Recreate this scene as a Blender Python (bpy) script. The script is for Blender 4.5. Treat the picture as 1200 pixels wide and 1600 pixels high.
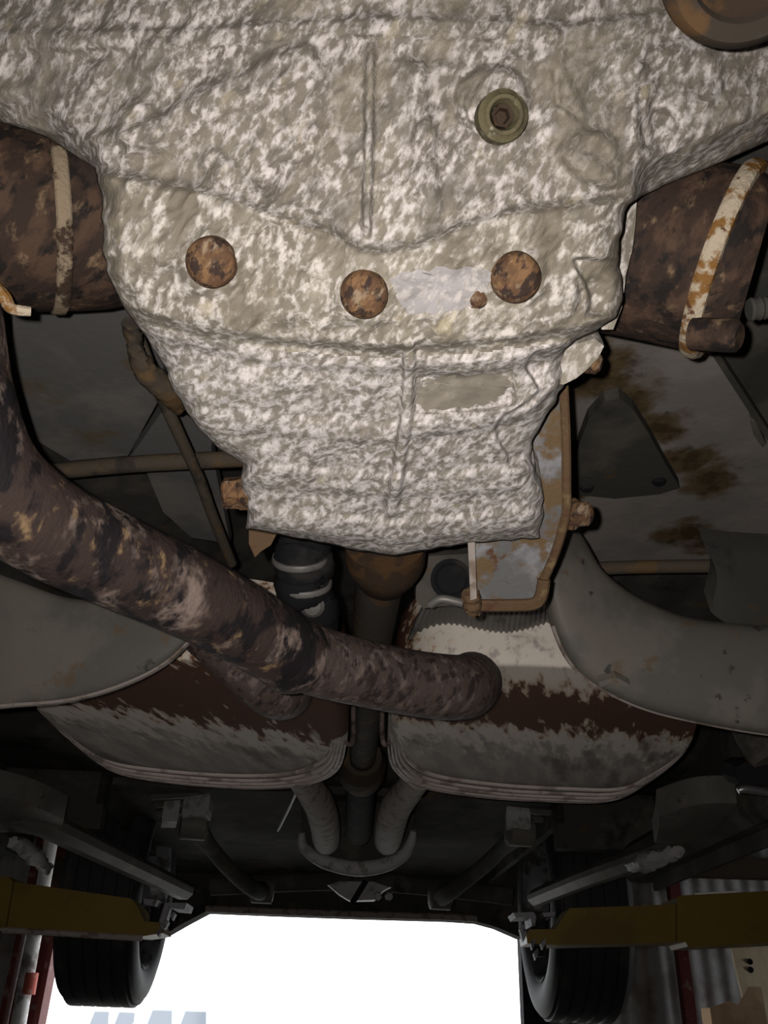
import bpy, math, random
import numpy as np
from mathutils import Vector, Matrix

random.seed(7)
RNG = np.random.default_rng(11)
for o in list(bpy.data.objects):
    bpy.data.objects.remove(o)
scn = bpy.context.scene
COL = scn.collection

# ------------------------------------------------------------------ camera
F_PX = 1383.0
CAM_Z = 1.45
PITCH = math.radians(30.0)
ROLL = math.radians(1.9)
CAM_R = Matrix.Rotation(math.pi / 2 + PITCH, 3, 'X') @ Matrix.Rotation(ROLL, 3, 'Z')
CAM_P = Vector((0, 0, CAM_Z))
cd = bpy.data.cameras.new('camera')
cam = bpy.data.objects.new('camera', cd)
COL.objects.link(cam)
cam.matrix_world = Matrix.Translation(CAM_P) @ CAM_R.to_4x4()
cd.sensor_fit = 'VERTICAL'
cd.sensor_height = 36.0
cd.lens = 36.0 * F_PX / 1600.0
cd.clip_start = 0.02
cd.clip_end = 300
scn.camera = cam

# ------------------------------------------------------------------ world, lights, exposure
w = bpy.data.worlds.new('overcast_sky')
scn.world = w
w.use_nodes = True
bg = w.node_tree.nodes['Background']
bg.inputs[0].default_value = (0.93, 0.96, 1.0, 1)
bg.inputs[1].default_value = 4.0
ld = bpy.data.lights.new('phone_flash', 'SPOT')
ld.energy = 21.0
ld.color = (1.0, 0.945, 0.885)
ld.spot_size = math.radians(125)
ld.spot_blend = 1.0
ld.shadow_soft_size = 0.004
flash = bpy.data.objects.new('phone_flash', ld)
COL.objects.link(flash)
flash.matrix_world = Matrix.Translation(CAM_P + CAM_R @ Vector((-0.018, 0.010, 0.004))) @ CAM_R.to_4x4()
vs = scn.view_settings
vs.view_transform = 'Standard'
vs.look = 'None'
vs.exposure = 0.0
vs.gamma = 1.0
vs.use_curve_mapping = False


# ------------------------------------------------------------------ geometry helpers
def ray(px, py):
    return CAM_R @ Vector(((px - 600) / F_PX, (800 - py) / F_PX, -1.0))


def P(px, py, t):
    """the point seen at this place of the photograph, t metres in front of the lens"""
    return CAM_P + ray(px, py) * t


def PZ(px, py, h):
    """the point seen there that lies h metres above the lens"""
    d = ray(px, py)
    return CAM_P + d * (h / d.z)


def PY(px, py, y):
    d = ray(px, py)
    return CAM_P + d * (y / d.y)


def rayn(X, Y):
    """numpy version: arrays of pixels -> (...,3) directions"""
    R = np.array(CAM_R)
    v = np.stack([(X - 600) / F_PX, (800 - Y) / F_PX, -np.ones_like(X)], -1)
    return v @ R.T


def smooth_path(pts, n=8):
    pts = [Vector(p) for p in pts]
    if len(pts) < 3:
        return pts
    out = []
    for i in range(len(pts) - 1):
        p0 = pts[max(i - 1, 0)]; p1 = pts[i]; p2 = pts[i + 1]; p3 = pts[min(i + 2, len(pts) - 1)]
        for k in range(n):
            t = k / n
            out.append(0.5 * ((2 * p1) + (p2 - p0) * t + (2 * p0 - 5 * p1 + 4 * p2 - p3) * t * t + (3 * p1 - p0 - 3 * p2 + p3) * t ** 3))
    out.append(pts[-1])
    return out


def interp_list(vals, n):
    m = len(vals)
    return [float(np.interp(i / (n - 1) * (m - 1), range(m), vals)) for i in range(n)]


def frames(path):
    T = []
    for i in range(len(path)):
        a = path[max(i - 1, 0)]; b = path[min(i + 1, len(path) - 1)]
        T.append((b - a).normalized())
    up = Vector((0, 0, 1))
    if abs(T[0].dot(up)) > 0.9:
        up = Vector((0, 1, 0))
    n = (up - T[0] * up.dot(T[0])).normalized()
    out = []
    for t in T:
        n = (n - t * n.dot(t)).normalized()
        out.append((t, n, t.cross(n)))
    return out


def sweep(path, section, scales=None, caps=True):
    """section: list of (a,b) in the (side, up) frame"""
    fr = frames(path)
    V, Fc = [], []
    m = len(section)
    for i, p in enumerate(path):
        t, n, b = fr[i]
        s = scales[i] if scales else 1.0
        for (u, v) in section:
            V.append(p + b * (u * s) + n * (v * s))
    for i in range(len(path) - 1):
        for j in range(m):
            a = i * m + j; c = i * m + (j + 1) % m
            Fc.append((a, c, c + m, a + m))
    if caps:
        Fc.append(tuple(reversed(range(m))))
        Fc.append(tuple(range((len(path) - 1) * m, len(path) * m)))
    return V, Fc


def tube(pts, radii, n=20, sub=8, rnd=0.0):
    path = smooth_path(pts, sub)
    if isinstance(radii, (int, float)):
        radii = [radii] * 2
    rr = interp_list(radii, len(path))
    sec = [(math.cos(2 * math.pi * k / n), math.sin(2 * math.pi * k / n)) for k in range(n)]
    V, Fc = sweep(path, sec, rr)
    if rnd:
        V = [v + Vector((random.uniform(-rnd, rnd), random.uniform(-rnd, rnd), random.uniform(-rnd, rnd))) for v in V]
    return V, Fc


def rect_section(w_, h_, c=0.006):
    a, b = w_ / 2, h_ / 2
    return [(-a + c, -b), (a - c, -b), (a, -b + c), (a, b - c), (a - c, b), (-a + c, b), (-a, b - c), (-a, -b + c)]


def box(c, sx, sy, sz, ch=0.004, axis=None):
    c = Vector(c)
    d = Vector(axis).normalized() if axis else Vector((0, 1, 0))
    return sweep([c - d * sy / 2, c - d * (sy / 2 - ch), c + d * (sy / 2 - ch), c + d * sy / 2], rect_section(sx, sz, ch), [0.96, 1, 1, 0.96])


def lathe(c, axis, prof, n=32):
    """prof: list of (radius, height along axis)"""
    c = Vector(c); a = Vector(axis).normalized()
    u = a.orthogonal().normalized(); v = a.cross(u)
    V, Fc = [], []
    m = len(prof)
    for k in range(n):
        th = 2 * math.pi * k / n
        d = u * math.cos(th) + v * math.sin(th)
        for (r, h) in prof:
            V.append(c + a * h + d * max(r, 1e-5))
    for k in range(n):
        for j in range(m - 1):
            q = k * m + j; e = ((k + 1) % n) * m + j
            Fc.append((q, e, e + 1, q + 1))
    return V, Fc


def prism(pts, vec, ch=0.0):
    pts = [Vector(p) for p in pts]
    vec = Vector(vec)
    n = len(pts)
    c = sum(pts, Vector()) / n
    rings = []
    if ch > 0:
        s = 1 - ch
        rings = [[c + (p - c) * s for p in pts], [p + vec * 0.2 for p in pts], [p + vec * 0.8 for p in pts], [c + (p - c) * s + vec for p in pts]]
    else:
        rings = [pts, [p + vec for p in pts]]
    V = [p for r in rings for p in r]
    Fc = [tuple(reversed(range(n)))]
    for k in range(len(rings) - 1):
        for j in range(n):
            Fc.append((k * n + j, k * n + (j + 1) % n, (k + 1) * n + (j + 1) % n, (k + 1) * n + j))
    Fc.append(tuple(range((len(rings) - 1) * n, len(rings) * n)))
    return V, Fc


def grid_solid(G, off, back=None):
    """closed slab: G is [rows][cols] of Vectors, backed by G + off"""
    R_, C_ = len(G), len(G[0])
    V = [p for r in G for p in r]
    off = Vector(off)
    V += [p + off for r in G for p in r]
    N = R_ * C_
    Fc = []
    for i in range(R_ - 1):
        for j in range(C_ - 1):
            a = i * C_ + j
            Fc.append((a, a + 1, a + 1 + C_, a + C_))
            Fc.append((N + a, N + a + C_, N + a + 1 + C_, N + a + 1))
    per = [j for j in range(C_)] + [i * C_ + C_ - 1 for i in range(1, R_)] + [(R_ - 1) * C_ + j for j in range(C_ - 2, -1, -1)] + [i * C_ for i in range(R_ - 2, 0, -1)]
    for k in range(len(per)):
        a = per[k]; b = per[(k + 1) % len(per)]
        Fc.append((a, a + N, b + N, b))
    return V, Fc


def strip(inner, outer, off, bulge=0.0, nc=14, lip=0.0, sub=8):
    """a pressed member between two edges, bulged towards the lens side (against off)"""
    A = smooth_path(inner, sub); B = smooth_path(outer, sub)
    n = max(len(A), len(B))

    def rs(L):
        return [L[int(round(i / (n - 1) * (len(L) - 1)))] for i in range(n)]
    A, B = rs(A), rs(B)
    o = Vector(off).normalized()
    G = []
    for a, b in zip(A, B):
        row = []
        for k in range(nc + 1):
            s = k / nc
            q = a.lerp(b, s) - o * (bulge * (1 - (2 * s - 1) ** 2) ** 0.5)
            if lip and s > 0.93:
                q = q - o * lip
            row.append(q)
        G.append(row)
    return grid_solid(G, off)


def merge(*parts):
    V, Fc = [], []
    for (v, f) in parts:
        k = len(V)
        V += list(v)
        Fc += [tuple(i + k for i in q) for q in f]
    return V, Fc


def obj(name, geo, mat, parent=None, smooth=True, angle=38, base=None, label=None):
    V, Fc = geo
    if parent is not None:
        b = parent.matrix_world.translation if parent.parent is None else Vector(parent['_base'])
        if parent.type == 'MESH' and parent.parent is None:
            b = Vector(parent.location)
    elif base is not None:
        b = Vector(base)
    else:
        b = Vector((0, 0, 0))
    if parent is not None and parent.type == 'EMPTY':
        b = Vector(parent.location)
    me = bpy.data.meshes.new(name)
    me.from_pydata([tuple(Vector(v) - b) for v in V], [], [tuple(f) for f in Fc])
    me.validate()
    import bmesh
    bm = bmesh.new(); bm.from_mesh(me)
    bmesh.ops.recalc_face_normals(bm, faces=bm.faces)
    bm.to_mesh(me); bm.free()
    if smooth:
        me.shade_smooth()
        me.set_sharp_from_angle(angle=math.radians(angle))
    me.materials.append(mat)
    o = bpy.data.objects.new(name, me)
    COL.objects.link(o)
    if parent is not None:
        o.parent = parent
        o['_base'] = tuple(b)
    else:
        o.location = b
    if label:
        o['label'] = label
    return o


def thing(name, label, cat, loc, group=None):
    o = bpy.data.objects.new(name, None)
    COL.objects.link(o)
    o.location = Vector(loc)
    o.empty_display_size = 0.05
    o['label'] = label
    o['category'] = cat
    if group:
        o['group'] = group
    bpy.context.view_layer.update()
    return o


def tag(o, label, cat, group=None):
    o['label'] = label
    o['category'] = cat
    if group:
        o['group'] = group
    return o


def struct(name, geo, mat, **k):
    o = obj(name, geo, mat, **k)
    o['kind'] = 'structure'
    return o


# ------------------------------------------------------------------ materials
def weathered(name, base, layers=(), rough=0.7, metal=0.0, bump=(), stretch=None, spec=0.15):
    """base colour with layers of stains; layer = dict(c, s, lo, hi, [d, amt, off, band, blobs])"""
    m = bpy.data.materials.new(name)
    m.use_nodes = True
    nt = m.node_tree
    N, L = nt.nodes, nt.links
    bs = N['Principled BSDF']
    bs.inputs['Roughness'].default_value = rough
    bs.inputs['Metallic'].default_value = metal
    bs.inputs['Specular IOR Level'].default_value = spec
    tc = N.new('ShaderNodeTexCoord')
    vec = tc.outputs['Object']
    if stretch:
        mp = N.new('ShaderNodeMapping')
        mp.vector_type = 'TEXTURE'
        mp.inputs['Rotation'].default_value = stretch[0]
        mp.inputs['Scale'].default_value = stretch[1]
        L.new(vec, mp.inputs['Vector'])
        vec = mp.outputs['Vector']

    def noise(s, d=4.0, off=0.0, r=0.55, dist=0.0):
        n = N.new('ShaderNodeTexNoise')
        n.inputs['Scale'].default_value = s
        n.inputs['Detail'].default_value = d
        n.inputs['Roughness'].default_value = r
        n.inputs['Distortion'].default_value = dist
        v = vec
        if off:
            a = N.new('ShaderNodeVectorMath')
            a.operation = 'ADD'
            a.inputs[1].default_value = (off, off * 1.7, -off * 0.6)
            L.new(vec, a.inputs[0])
            v = a.outputs[0]
        L.new(v, n.inputs['Vector'])
        return n.outputs['Fac']

    def mrange(x, lo, hi, a=0.0, b=1.0):
        r = N.new('ShaderNodeMapRange')
        r.interpolation_type = 'SMOOTHSTEP'
        r.inputs['From Min'].default_value = lo
        r.inputs['From Max'].default_value = hi
        r.inputs['To Min'].default_value = a
        r.inputs['To Max'].default_value = b
        L.new(x, r.inputs['Value'])
        return r.outputs['Result']

    def mth(op, a, b):
        n = N.new('ShaderNodeMath')
        n.operation = op
        for i, x in enumerate((a, b)):
            if isinstance(x, (int, float)):
                n.inputs[i].default_value = x
            else:
                L.new(x, n.inputs[i])
        return n.outputs[0]

    col = None
    rgb = N.new('ShaderNodeRGB')
    rgb.outputs[0].default_value = (*base, 1)
    col = rgb.outputs[0]
    geo = None
    for k, ly in enumerate(layers):
        off = ly.get('off', 3.1 * (k + 1))
        nz = noise(ly['s'], ly.get('d', 5.0), off, ly.get('r', 0.6), ly.get('dist', 0.0))
        x = nz
        if 'band' in ly:
            # (direction, lo, hi, soft, jag): the stain lies between lo and hi along the direction, ragged edge
            if geo is None:
                geo = N.new('ShaderNodeNewGeometry')
            dr, lo, hi, soft, jag = ly['band']
            dp = N.new('ShaderNodeVectorMath')
            dp.operation = 'DOT_PRODUCT'
            dp.inputs[1].default_value = dr
            L.new(geo.outputs['Position'], dp.inputs[0])
            c = mth('ADD', dp.outputs['Value'], mth('MULTIPLY', mth('SUBTRACT', nz, 0.5), jag))
            mk = mth('MULTIPLY', mrange(c, lo - soft, lo + soft), mrange(c, hi - soft, hi + soft, 1.0, 0.0))
        elif 'blobs' in ly:
            if geo is None:
                geo = N.new('ShaderNodeNewGeometry')
            mk = None
            for (c0, r0) in ly['blobs']:
                ds = N.new('ShaderNodeVectorMath')
                ds.operation = 'DISTANCE'
                ds.inputs[1].default_value = tuple(c0)
                L.new(geo.outputs['Position'], ds.inputs[0])
                q = mth('SUBTRACT', 1.0, mth('DIVIDE', ds.outputs['Value'], r0))
                mk = q if mk is None else mth('MAXIMUM', mk, q)
            mk = mrange(mth('ADD', mk, mth('MULTIPLY', mth('SUBTRACT', nz, 0.5), ly.get('jag', 2.2))), ly['lo'], ly['hi'])
        else:
            mk = mrange(x, ly['lo'], ly['hi'])
        mk = mth('MULTIPLY', mk, ly.get('amt', 1.0))
        mx = N.new('ShaderNodeMix')
        mx.data_type = 'RGBA'
        L.new(mk, mx.inputs['Factor'])
        L.new(col, mx.inputs['A'])
        mx.inputs['B'].default_value = (*ly['c'], 1)
        col = mx.outputs['Result']
    L.new(col, bs.inputs['Base Color'])
    prev = None
    for (s, st, dist) in bump:
        b = N.new('ShaderNodeBump')
        b.inputs['Strength'].default_value = st
        b.inputs['Distance'].default_value = dist
        L.new(noise(s, 6.0, 3.1, 0.62), b.inputs['Height'])
        if prev is not None:
            L.new(prev, b.inputs['Normal'])
        prev = b.outputs['Normal']
    if prev is not None:
        L.new(prev, bs.inputs['Normal'])
    return m


# streak direction of the crust: leaning like "/" on the case
STREAK = ((math.radians(25), math.radians(28), 0), (1.0, 1.0, 1.9))
M = {}
M['cast'] = weathered('corroded_cast_aluminium', (0.140, 0.122, 0.103), [
    dict(c=(0.190, 0.168, 0.138), s=24, lo=0.42, hi=0.62, off=9.2),
    dict(c=(0.50, 0.462, 0.450), s=215, lo=0.42, hi=0.65, d=5, r=0.62, off=3.1),
    dict(c=(0.36, 0.31, 0.215), s=70, lo=0.60, hi=0.70, amt=0.5, off=17.3),
    dict(c=(0.138, 0.122, 0.102), s=46, lo=0.52, hi=0.64, amt=0.8, off=31.7),
    dict(c=(0.19, 0.165, 0.13), s=17, lo=0.54, hi=0.64, amt=0.75, off=51.3),
], rough=0.8, bump=[(215, 0.5, 0.003), (620, 0.3, 0.001)], stretch=STREAK, spec=0.25)
M['cast_flange'] = weathered('corroded_cast_flange', (0.160, 0.140, 0.114), [
    dict(c=(0.245, 0.220, 0.178), s=22, lo=0.45, hi=0.62, off=5.2),
    dict(c=(0.51, 0.472, 0.445), s=200, lo=0.43, hi=0.65, d=5, r=0.62, off=3.1),
    dict(c=(0.38, 0.325, 0.21), s=60, lo=0.58, hi=0.70, amt=0.5, off=12.3),
    dict(c=(0.165, 0.142, 0.11), s=34, lo=0.50, hi=0.60, amt=0.95, off=25.0),
], rough=0.8, bump=[(200, 0.5, 0.003), (620, 0.3, 0.001)], stretch=STREAK, spec=0.25)
M['cast_tail'] = weathered('corroded_cast_tail', (0.180, 0.160, 0.138), [
    dict(c=(0.22, 0.198, 0.165), s=24, lo=0.42, hi=0.62, off=9.2),
    dict(c=(0.57, 0.53, 0.525), s=215, lo=0.39, hi=0.64, d=5, r=0.62, off=3.1),
    dict(c=(0.40, 0.35, 0.25), s=70, lo=0.62, hi=0.72, amt=0.4, off=17.3),
    dict(c=(0.20, 0.175, 0.145), s=50, lo=0.56, hi=0.68, amt=0.6, off=31.7),
], rough=0.8, bump=[(215, 0.5, 0.003), (620, 0.3, 0.001)], stretch=STREAK, spec=0.25)
M['pad'] = weathered('bare_aluminium_pad', (0.28, 0.262, 0.265), [
    dict(c=(0.40, 0.37, 0.355), s=200, lo=0.46, hi=0.62), dict(c=(0.20, 0.178, 0.155), s=70, lo=0.56, hi=0.7, amt=0.7)],
    rough=0.6, bump=[(300, 0.4, 0.0008)], stretch=STREAK)
M['pocket'] = weathered('smooth_cast_pocket', (0.19, 0.170, 0.140), [
    dict(c=(0.25, 0.226, 0.190), s=90, lo=0.5, hi=0.7)], rough=0.75, bump=[(260, 0.4, 0.0012)], stretch=STREAK)
M['bolt'] = weathered('rusted_bolt_steel', (0.095, 0.052, 0.030), [
    dict(c=(0.165, 0.092, 0.046), s=140, lo=0.46, hi=0.60), dict(c=(0.035, 0.022, 0.018), s=170, lo=0.50, hi=0.60),
    dict(c=(0.27, 0.205, 0.14), s=130, lo=0.56, hi=0.66, amt=0.7)], rough=0.8, bump=[(300, 0.7, 0.002)], stretch=STREAK)
M['plug'] = weathered('drab_plug_steel', (0.100, 0.085, 0.048), [
    dict(c=(0.07, 0.058, 0.036), s=120, lo=0.48, hi=0.62), dict(c=(0.26, 0.24, 0.18), s=150, lo=0.6, hi=0.7)],
    rough=0.7, bump=[(300, 0.5, 0.002)])
M['rust_dark'] = weathered('dark_rusted_exhaust_steel', (0.036, 0.023, 0.018), [
    dict(c=(0.075, 0.045, 0.031), s=50, lo=0.46, hi=0.62), dict(c=(0.17, 0.115, 0.070), s=70, lo=0.58, hi=0.70, d=6),
    dict(c=(0.016, 0.013, 0.012), s=60, lo=0.50, hi=0.60, off=22.0)],
    rough=0.8, bump=[(120, 0.6, 0.003), (420, 0.4, 0.001)], stretch=STREAK)
M['pipe'] = weathered('scaled_exhaust_pipe_steel', (0.050, 0.034, 0.030), [
    dict(c=(0.25, 0.19, 0.165), s=32, lo=0.50, hi=0.64, d=6), dict(c=(0.30, 0.20, 0.11), s=55, lo=0.58, hi=0.70, d=6, off=14, amt=0.8),
    dict(c=(0.017, 0.014, 0.016), s=40, lo=0.47, hi=0.58, off=27.0)],
    rough=0.75, bump=[(140, 0.7, 0.003), (420, 0.4, 0.001)], stretch=STREAK)
M['pipe_rear'] = weathered('brown_exhaust_pipe_steel', (0.082, 0.060, 0.054), [
    dict(c=(0.165, 0.125, 0.110), s=90, lo=0.5, hi=0.66, d=6), dict(c=(0.035, 0.026, 0.025), s=110, lo=0.50, hi=0.62, off=27.0)],
    rough=0.75, bump=[(200, 0.7, 0.0025)], stretch=STREAK)
M['seam'] = weathered('flaking_weld_seam', (0.44, 0.37, 0.28), [
    dict(c=(0.21, 0.105, 0.032), s=70, lo=0.47, hi=0.58), dict(c=(0.11, 0.05, 0.025), s=90, lo=0.58, hi=0.66)],
    rough=0.75, bump=[(200, 0.8, 0.003)])
M['seam_dull'] = weathered('tan_weld_seam', (0.25, 0.195, 0.135), [
    dict(c=(0.05, 0.032, 0.022), s=48, lo=0.50, hi=0.58)], rough=0.8, bump=[(200, 0.8, 0.003)])
M['steel_bracket'] = weathered('blued_bracket_steel', (0.12, 0.12, 0.122), [
    dict(c=(0.22, 0.22, 0.235), s=22, lo=0.45, hi=0.62), dict(c=(0.13, 0.085, 0.045), s=30, lo=0.45, hi=0.56, off=8.0),
    dict(c=(0.09, 0.045, 0.025), s=40, lo=0.60, hi=0.68, off=15.0)], rough=0.5, metal=0.2, bump=[(200, 0.4, 0.001)])
M['rust_edge'] = weathered('orange_rusted_edge', (0.095, 0.058, 0.032), [
    dict(c=(0.15, 0.105, 0.055), s=60, lo=0.52, hi=0.66), dict(c=(0.08, 0.04, 0.025), s=50, lo=0.54, hi=0.64, off=7)],
    rough=0.8, bump=[(220, 0.6, 0.002)])
M['under'] = weathered('dark_underseal', (0.050, 0.048, 0.044), [
    dict(c=(0.085, 0.076, 0.066), s=9, lo=0.48, hi=0.64), dict(c=(0.09, 0.055, 0.022), s=16, lo=0.62, hi=0.70, amt=0.7),
    dict(c=(0.028, 0.027, 0.027), s=7, lo=0.55, hi=0.66, off=21)], rough=0.85, bump=[(60, 0.3, 0.003)], spec=0.08)
M['arm_grey'] = weathered('grey_painted_pressed_steel', (0.095, 0.090, 0.082), [
    dict(c=(0.13, 0.118, 0.102), s=11, lo=0.46, hi=0.62), dict(c=(0.11, 0.075, 0.045), s=26, lo=0.60, hi=0.68, amt=0.7),
    dict(c=(0.045, 0.043, 0.040), s=40, lo=0.64, hi=0.70, off=9)], rough=0.55, bump=[(90, 0.25, 0.002)])
M['lit_rim_dirt'] = weathered('dirty_lit_edge_steel', (0.26, 0.225, 0.205), [dict(c=(0.15, 0.115, 0.09), s=40, lo=0.5, hi=0.62)], rough=0.8)  # pale dirty steel, also used to paint lit rims
M['shaft'] = weathered('brown_shaft_steel', (0.045, 0.036, 0.028), [
    dict(c=(0.095, 0.055, 0.028), s=24, lo=0.52, hi=0.64), dict(c=(0.05, 0.045, 0.042), s=30, lo=0.52, hi=0.64, off=9)], rough=0.85, bump=[(150, 0.3, 0.001)], spec=0.06)
M['shaft_flange'] = weathered('rusted_shaft_flange', (0.036, 0.023, 0.015), [
    dict(c=(0.062, 0.034, 0.016), s=50, lo=0.5, hi=0.62)], rough=0.75, bump=[(150, 0.4, 0.002)])
M['rail'] = weathered('rusty_rail_steel', (0.075, 0.060, 0.045), [dict(c=(0.11, 0.070, 0.035), s=30, lo=0.48, hi=0.62), dict(c=(0.04, 0.034, 0.03), s=22, lo=0.52, hi=0.64, off=7)], rough=0.85, bump=[(150, 0.4, 0.002)])
M['rubber'] = weathered('black_rubber', (0.018, 0.018, 0.020), [dict(c=(0.035, 0.034, 0.034), s=9, lo=0.5, hi=0.66)], rough=0.65, spec=0.3)
M['rim'] = weathered('dirty_alloy_rim', (0.20, 0.20, 0.21), [dict(c=(0.07, 0.065, 0.06), s=14, lo=0.48, hi=0.62)], rough=0.45, metal=0.5)
M['black'] = weathered('black_grease_and_shade', (0.014, 0.014, 0.016), [dict(c=(0.03, 0.028, 0.026), s=20, lo=0.5, hi=0.65)], rough=0.85, spec=0.05)  # also painted where shade falls: the door jamb and the holes
M['yellow'] = weathered('mustard_lift_paint', (0.165, 0.108, 0.022), [
    dict(c=(0.12, 0.08, 0.022), s=6, lo=0.5, hi=0.66), dict(c=(0.10, 0.08, 0.05), s=22, lo=0.66, hi=0.72, amt=0.7)], rough=0.45, bump=[(60, 0.1, 0.002)])
M['steel'] = weathered('bright_worn_steel', (0.24, 0.24, 0.25), [dict(c=(0.22, 0.21, 0.20), s=40, lo=0.5, hi=0.62)], rough=0.35, metal=0.8)
M['pad_steel'] = weathered('dull_pad_steel', (0.20, 0.20, 0.21), [dict(c=(0.10, 0.10, 0.10), s=40, lo=0.5, hi=0.62)], rough=0.6, metal=0.2)
M['alu'] = weathered('dull_aluminium_casting', (0.34, 0.33, 0.33), [dict(c=(0.20, 0.19, 0.18), s=30, lo=0.5, hi=0.64)], rough=0.55, bump=[(90, 0.3, 0.002)])
M['foil'] = weathered('grey_heat_shield_foil', (0.20, 0.19, 0.18), [dict(c=(0.12, 0.115, 0.11), s=18, lo=0.5, hi=0.64)], rough=0.5, metal=0.4)
M['red'] = weathered('dark_red_post_paint', (0.12, 0.030, 0.026), [dict(c=(0.20, 0.14, 0.12), s=14, lo=0.58, hi=0.7)], rough=0.6)
M['pole'] = weathered('worn_white_pole', (0.78, 0.76, 0.75), [dict(c=(0.27, 0.23, 0.22), s=9, lo=0.5, hi=0.64)], rough=0.55)
M['redband'] = weathered('faded_red_band', (0.45, 0.10, 0.07), [dict(c=(0.5, 0.3, 0.26), s=20, lo=0.5, hi=0.65)], rough=0.6)
M['corrugated'] = weathered('dull_corrugated_zinc', (0.40, 0.39, 0.385), [dict(c=(0.26, 0.24, 0.225), s=3, lo=0.48, hi=0.62), dict(c=(0.15, 0.09, 0.06), s=5, lo=0.62, hi=0.7, amt=0.6)], rough=0.55, metal=0.0)
M['concrete'] = weathered('oil_stained_concrete', (0.13, 0.125, 0.115), [dict(c=(0.07, 0.066, 0.06), s=1.3, lo=0.5, hi=0.66)], rough=0.85, bump=[(40, 0.2, 0.004)])
M['ceiling'] = weathered('dark_roof_sheet', (0.10, 0.095, 0.09), [dict(c=(0.06, 0.055, 0.05), s=2, lo=0.5, hi=0.65)], rough=0.8)
M['timber'] = weathered('dark_old_timber', (0.055, 0.040, 0.028), [dict(c=(0.09, 0.065, 0.045), s=6, lo=0.5, hi=0.62)], rough=0.85, stretch=((0, 0, 0), (6, 1, 1)))
M['ply'] = weathered('pale_plywood', (0.72, 0.60, 0.42), [dict(c=(0.60, 0.48, 0.32), s=5, lo=0.48, hi=0.62)], rough=0.75, stretch=((0, 0, 0), (1, 1, 8)))
M['card'] = weathered('brown_cardboard', (0.45, 0.30, 0.18), [dict(c=(0.36, 0.23, 0.13), s=6, lo=0.5, hi=0.65)], rough=0.85)
M['gravel'] = weathered('pale_gravel', (0.55, 0.53, 0.49), [dict(c=(0.40, 0.38, 0.34), s=2, lo=0.45, hi=0.65)], rough=0.95)
M['car_blue'] = weathered('pale_blue_car_paint', (0.42, 0.50, 0.60), [], rough=0.3, spec=0.5)
M['car_white'] = weathered('white_car_paint', (0.7, 0.7, 0.72), [], rough=0.3, spec=0.5)
M['glass'] = weathered('dark_car_glass', (0.16, 0.18, 0.21), [], rough=0.08, spec=0.6)
M['leaf'] = weathered('tree_leaves', (0.16, 0.24, 0.05), [dict(c=(0.24, 0.32, 0.08), s=3, lo=0.5, hi=0.65)], rough=0.7)
M['bark'] = weathered('tree_bark', (0.12, 0.09, 0.065), [], rough=0.9, bump=[(20, 0.5, 0.02)])

# ------------------------------------------------------------------ the garage
WY = 6.0                      # the wall with the drive-in opening
xl_open = PY(76, 1560, WY).x
xr_open = PY(812, 1530, WY).x
GX0, GX1, GY0, GH = -4.6, 4.6, -3.2, 4.4


def slab(x0, x1, y0, y1, z0, z1):
    return prism([(x0, y0, z0), (x1, y0, z0), (x1, y1, z0), (x0, y1, z0)], (0, 0, z1 - z0))


def corrugated_y(x0, x1, y, z0, z1, pitch=0.106, amp=0.011, n=8):
    k = max(2, int((x1 - x0) / pitch * n))
    G = []
    for z in (z0, z1):
        G.append([Vector((x0 + (x1 - x0) * i / k, y + amp * math.sin(2 * math.pi * (x0 + (x1 - x0) * i / k) / pitch), z)) for i in range(k + 1)])
    return grid_solid(G, (0, 0.012, 0))


def corrugated_x(x, y0, y1, z0, z1, pitch=0.106, amp=0.011, n=6):
    k = int((y1 - y0) / pitch * n)
    G = []
    for z in (z0, z1):
        G.append([Vector((x + amp * math.sin(2 * math.pi * i / n), y0 + (y1 - y0) * i / k, z)) for i in range(k + 1)])
    return grid_solid(G, (0.012 if x > 0 else -0.012, 0, 0))


struct('floor', slab(GX0, GX1, GY0, WY + 0.15, -0.12, 0.0), M['concrete'], smooth=False)
struct('ceiling', slab(GX0 - 0.1, GX1 + 0.1, GY0 - 0.1, WY + 0.3, GH, GH + 0.1), M['ceiling'], smooth=False)
struct('wall_front_left', corrugated_y(GX0, xl_open - 0.24, WY + 0.06, 0, GH), M['corrugated'])
struct('wall_front_right', corrugated_y(xr_open + 0.02, GX1, WY + 0.06, 0, GH), M['corrugated'])
struct('wall_front_top', corrugated_y(xl_open - 0.24, xr_open + 0.02, WY + 0.06, 2.15, GH), M['corrugated'])
struct('wall_left', corrugated_x(GX0, GY0, WY + 0.1, 0, GH), M['corrugated'])
wr_ = struct('wall_right', corrugated_x(GX1, GY0, 3.4, 0, GH), M['corrugated'])
for (ya, yb2, za, zb) in ((3.4, 4.9, 0, 1.1), (3.4, 4.9, 2.2, GH), (4.9, WY + 0.1, 0, GH)):  # wall pieces round the added window opening
    obj('wall_sheet', corrugated_x(GX1, ya, yb2, za, zb), M['corrugated'], wr_)
wf_ = struct('added_window_1', slab(GX1 - 0.05, GX1 + 0.05, 3.38, 4.92, 1.05, 1.11), M['timber'], smooth=False)  # unseen window, added to bring daylight onto the corrugated wall
for gg in (slab(GX1 - 0.05, GX1 + 0.05, 3.38, 4.92, 2.19, 2.25), slab(GX1 - 0.05, GX1 + 0.05, 3.38, 3.44, 1.1, 2.2), slab(GX1 - 0.05, GX1 + 0.05, 4.86, 4.92, 1.1, 2.2), slab(GX1 - 0.03, GX1 + 0.03, 4.13, 4.17, 1.1, 2.2)):
    obj('added_window_frame', gg, M['timber'], wf_, smooth=False)
struct('wall_back', corrugated_y(GX0, GX1, GY0, 0, GH), M['corrugated'])
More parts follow.
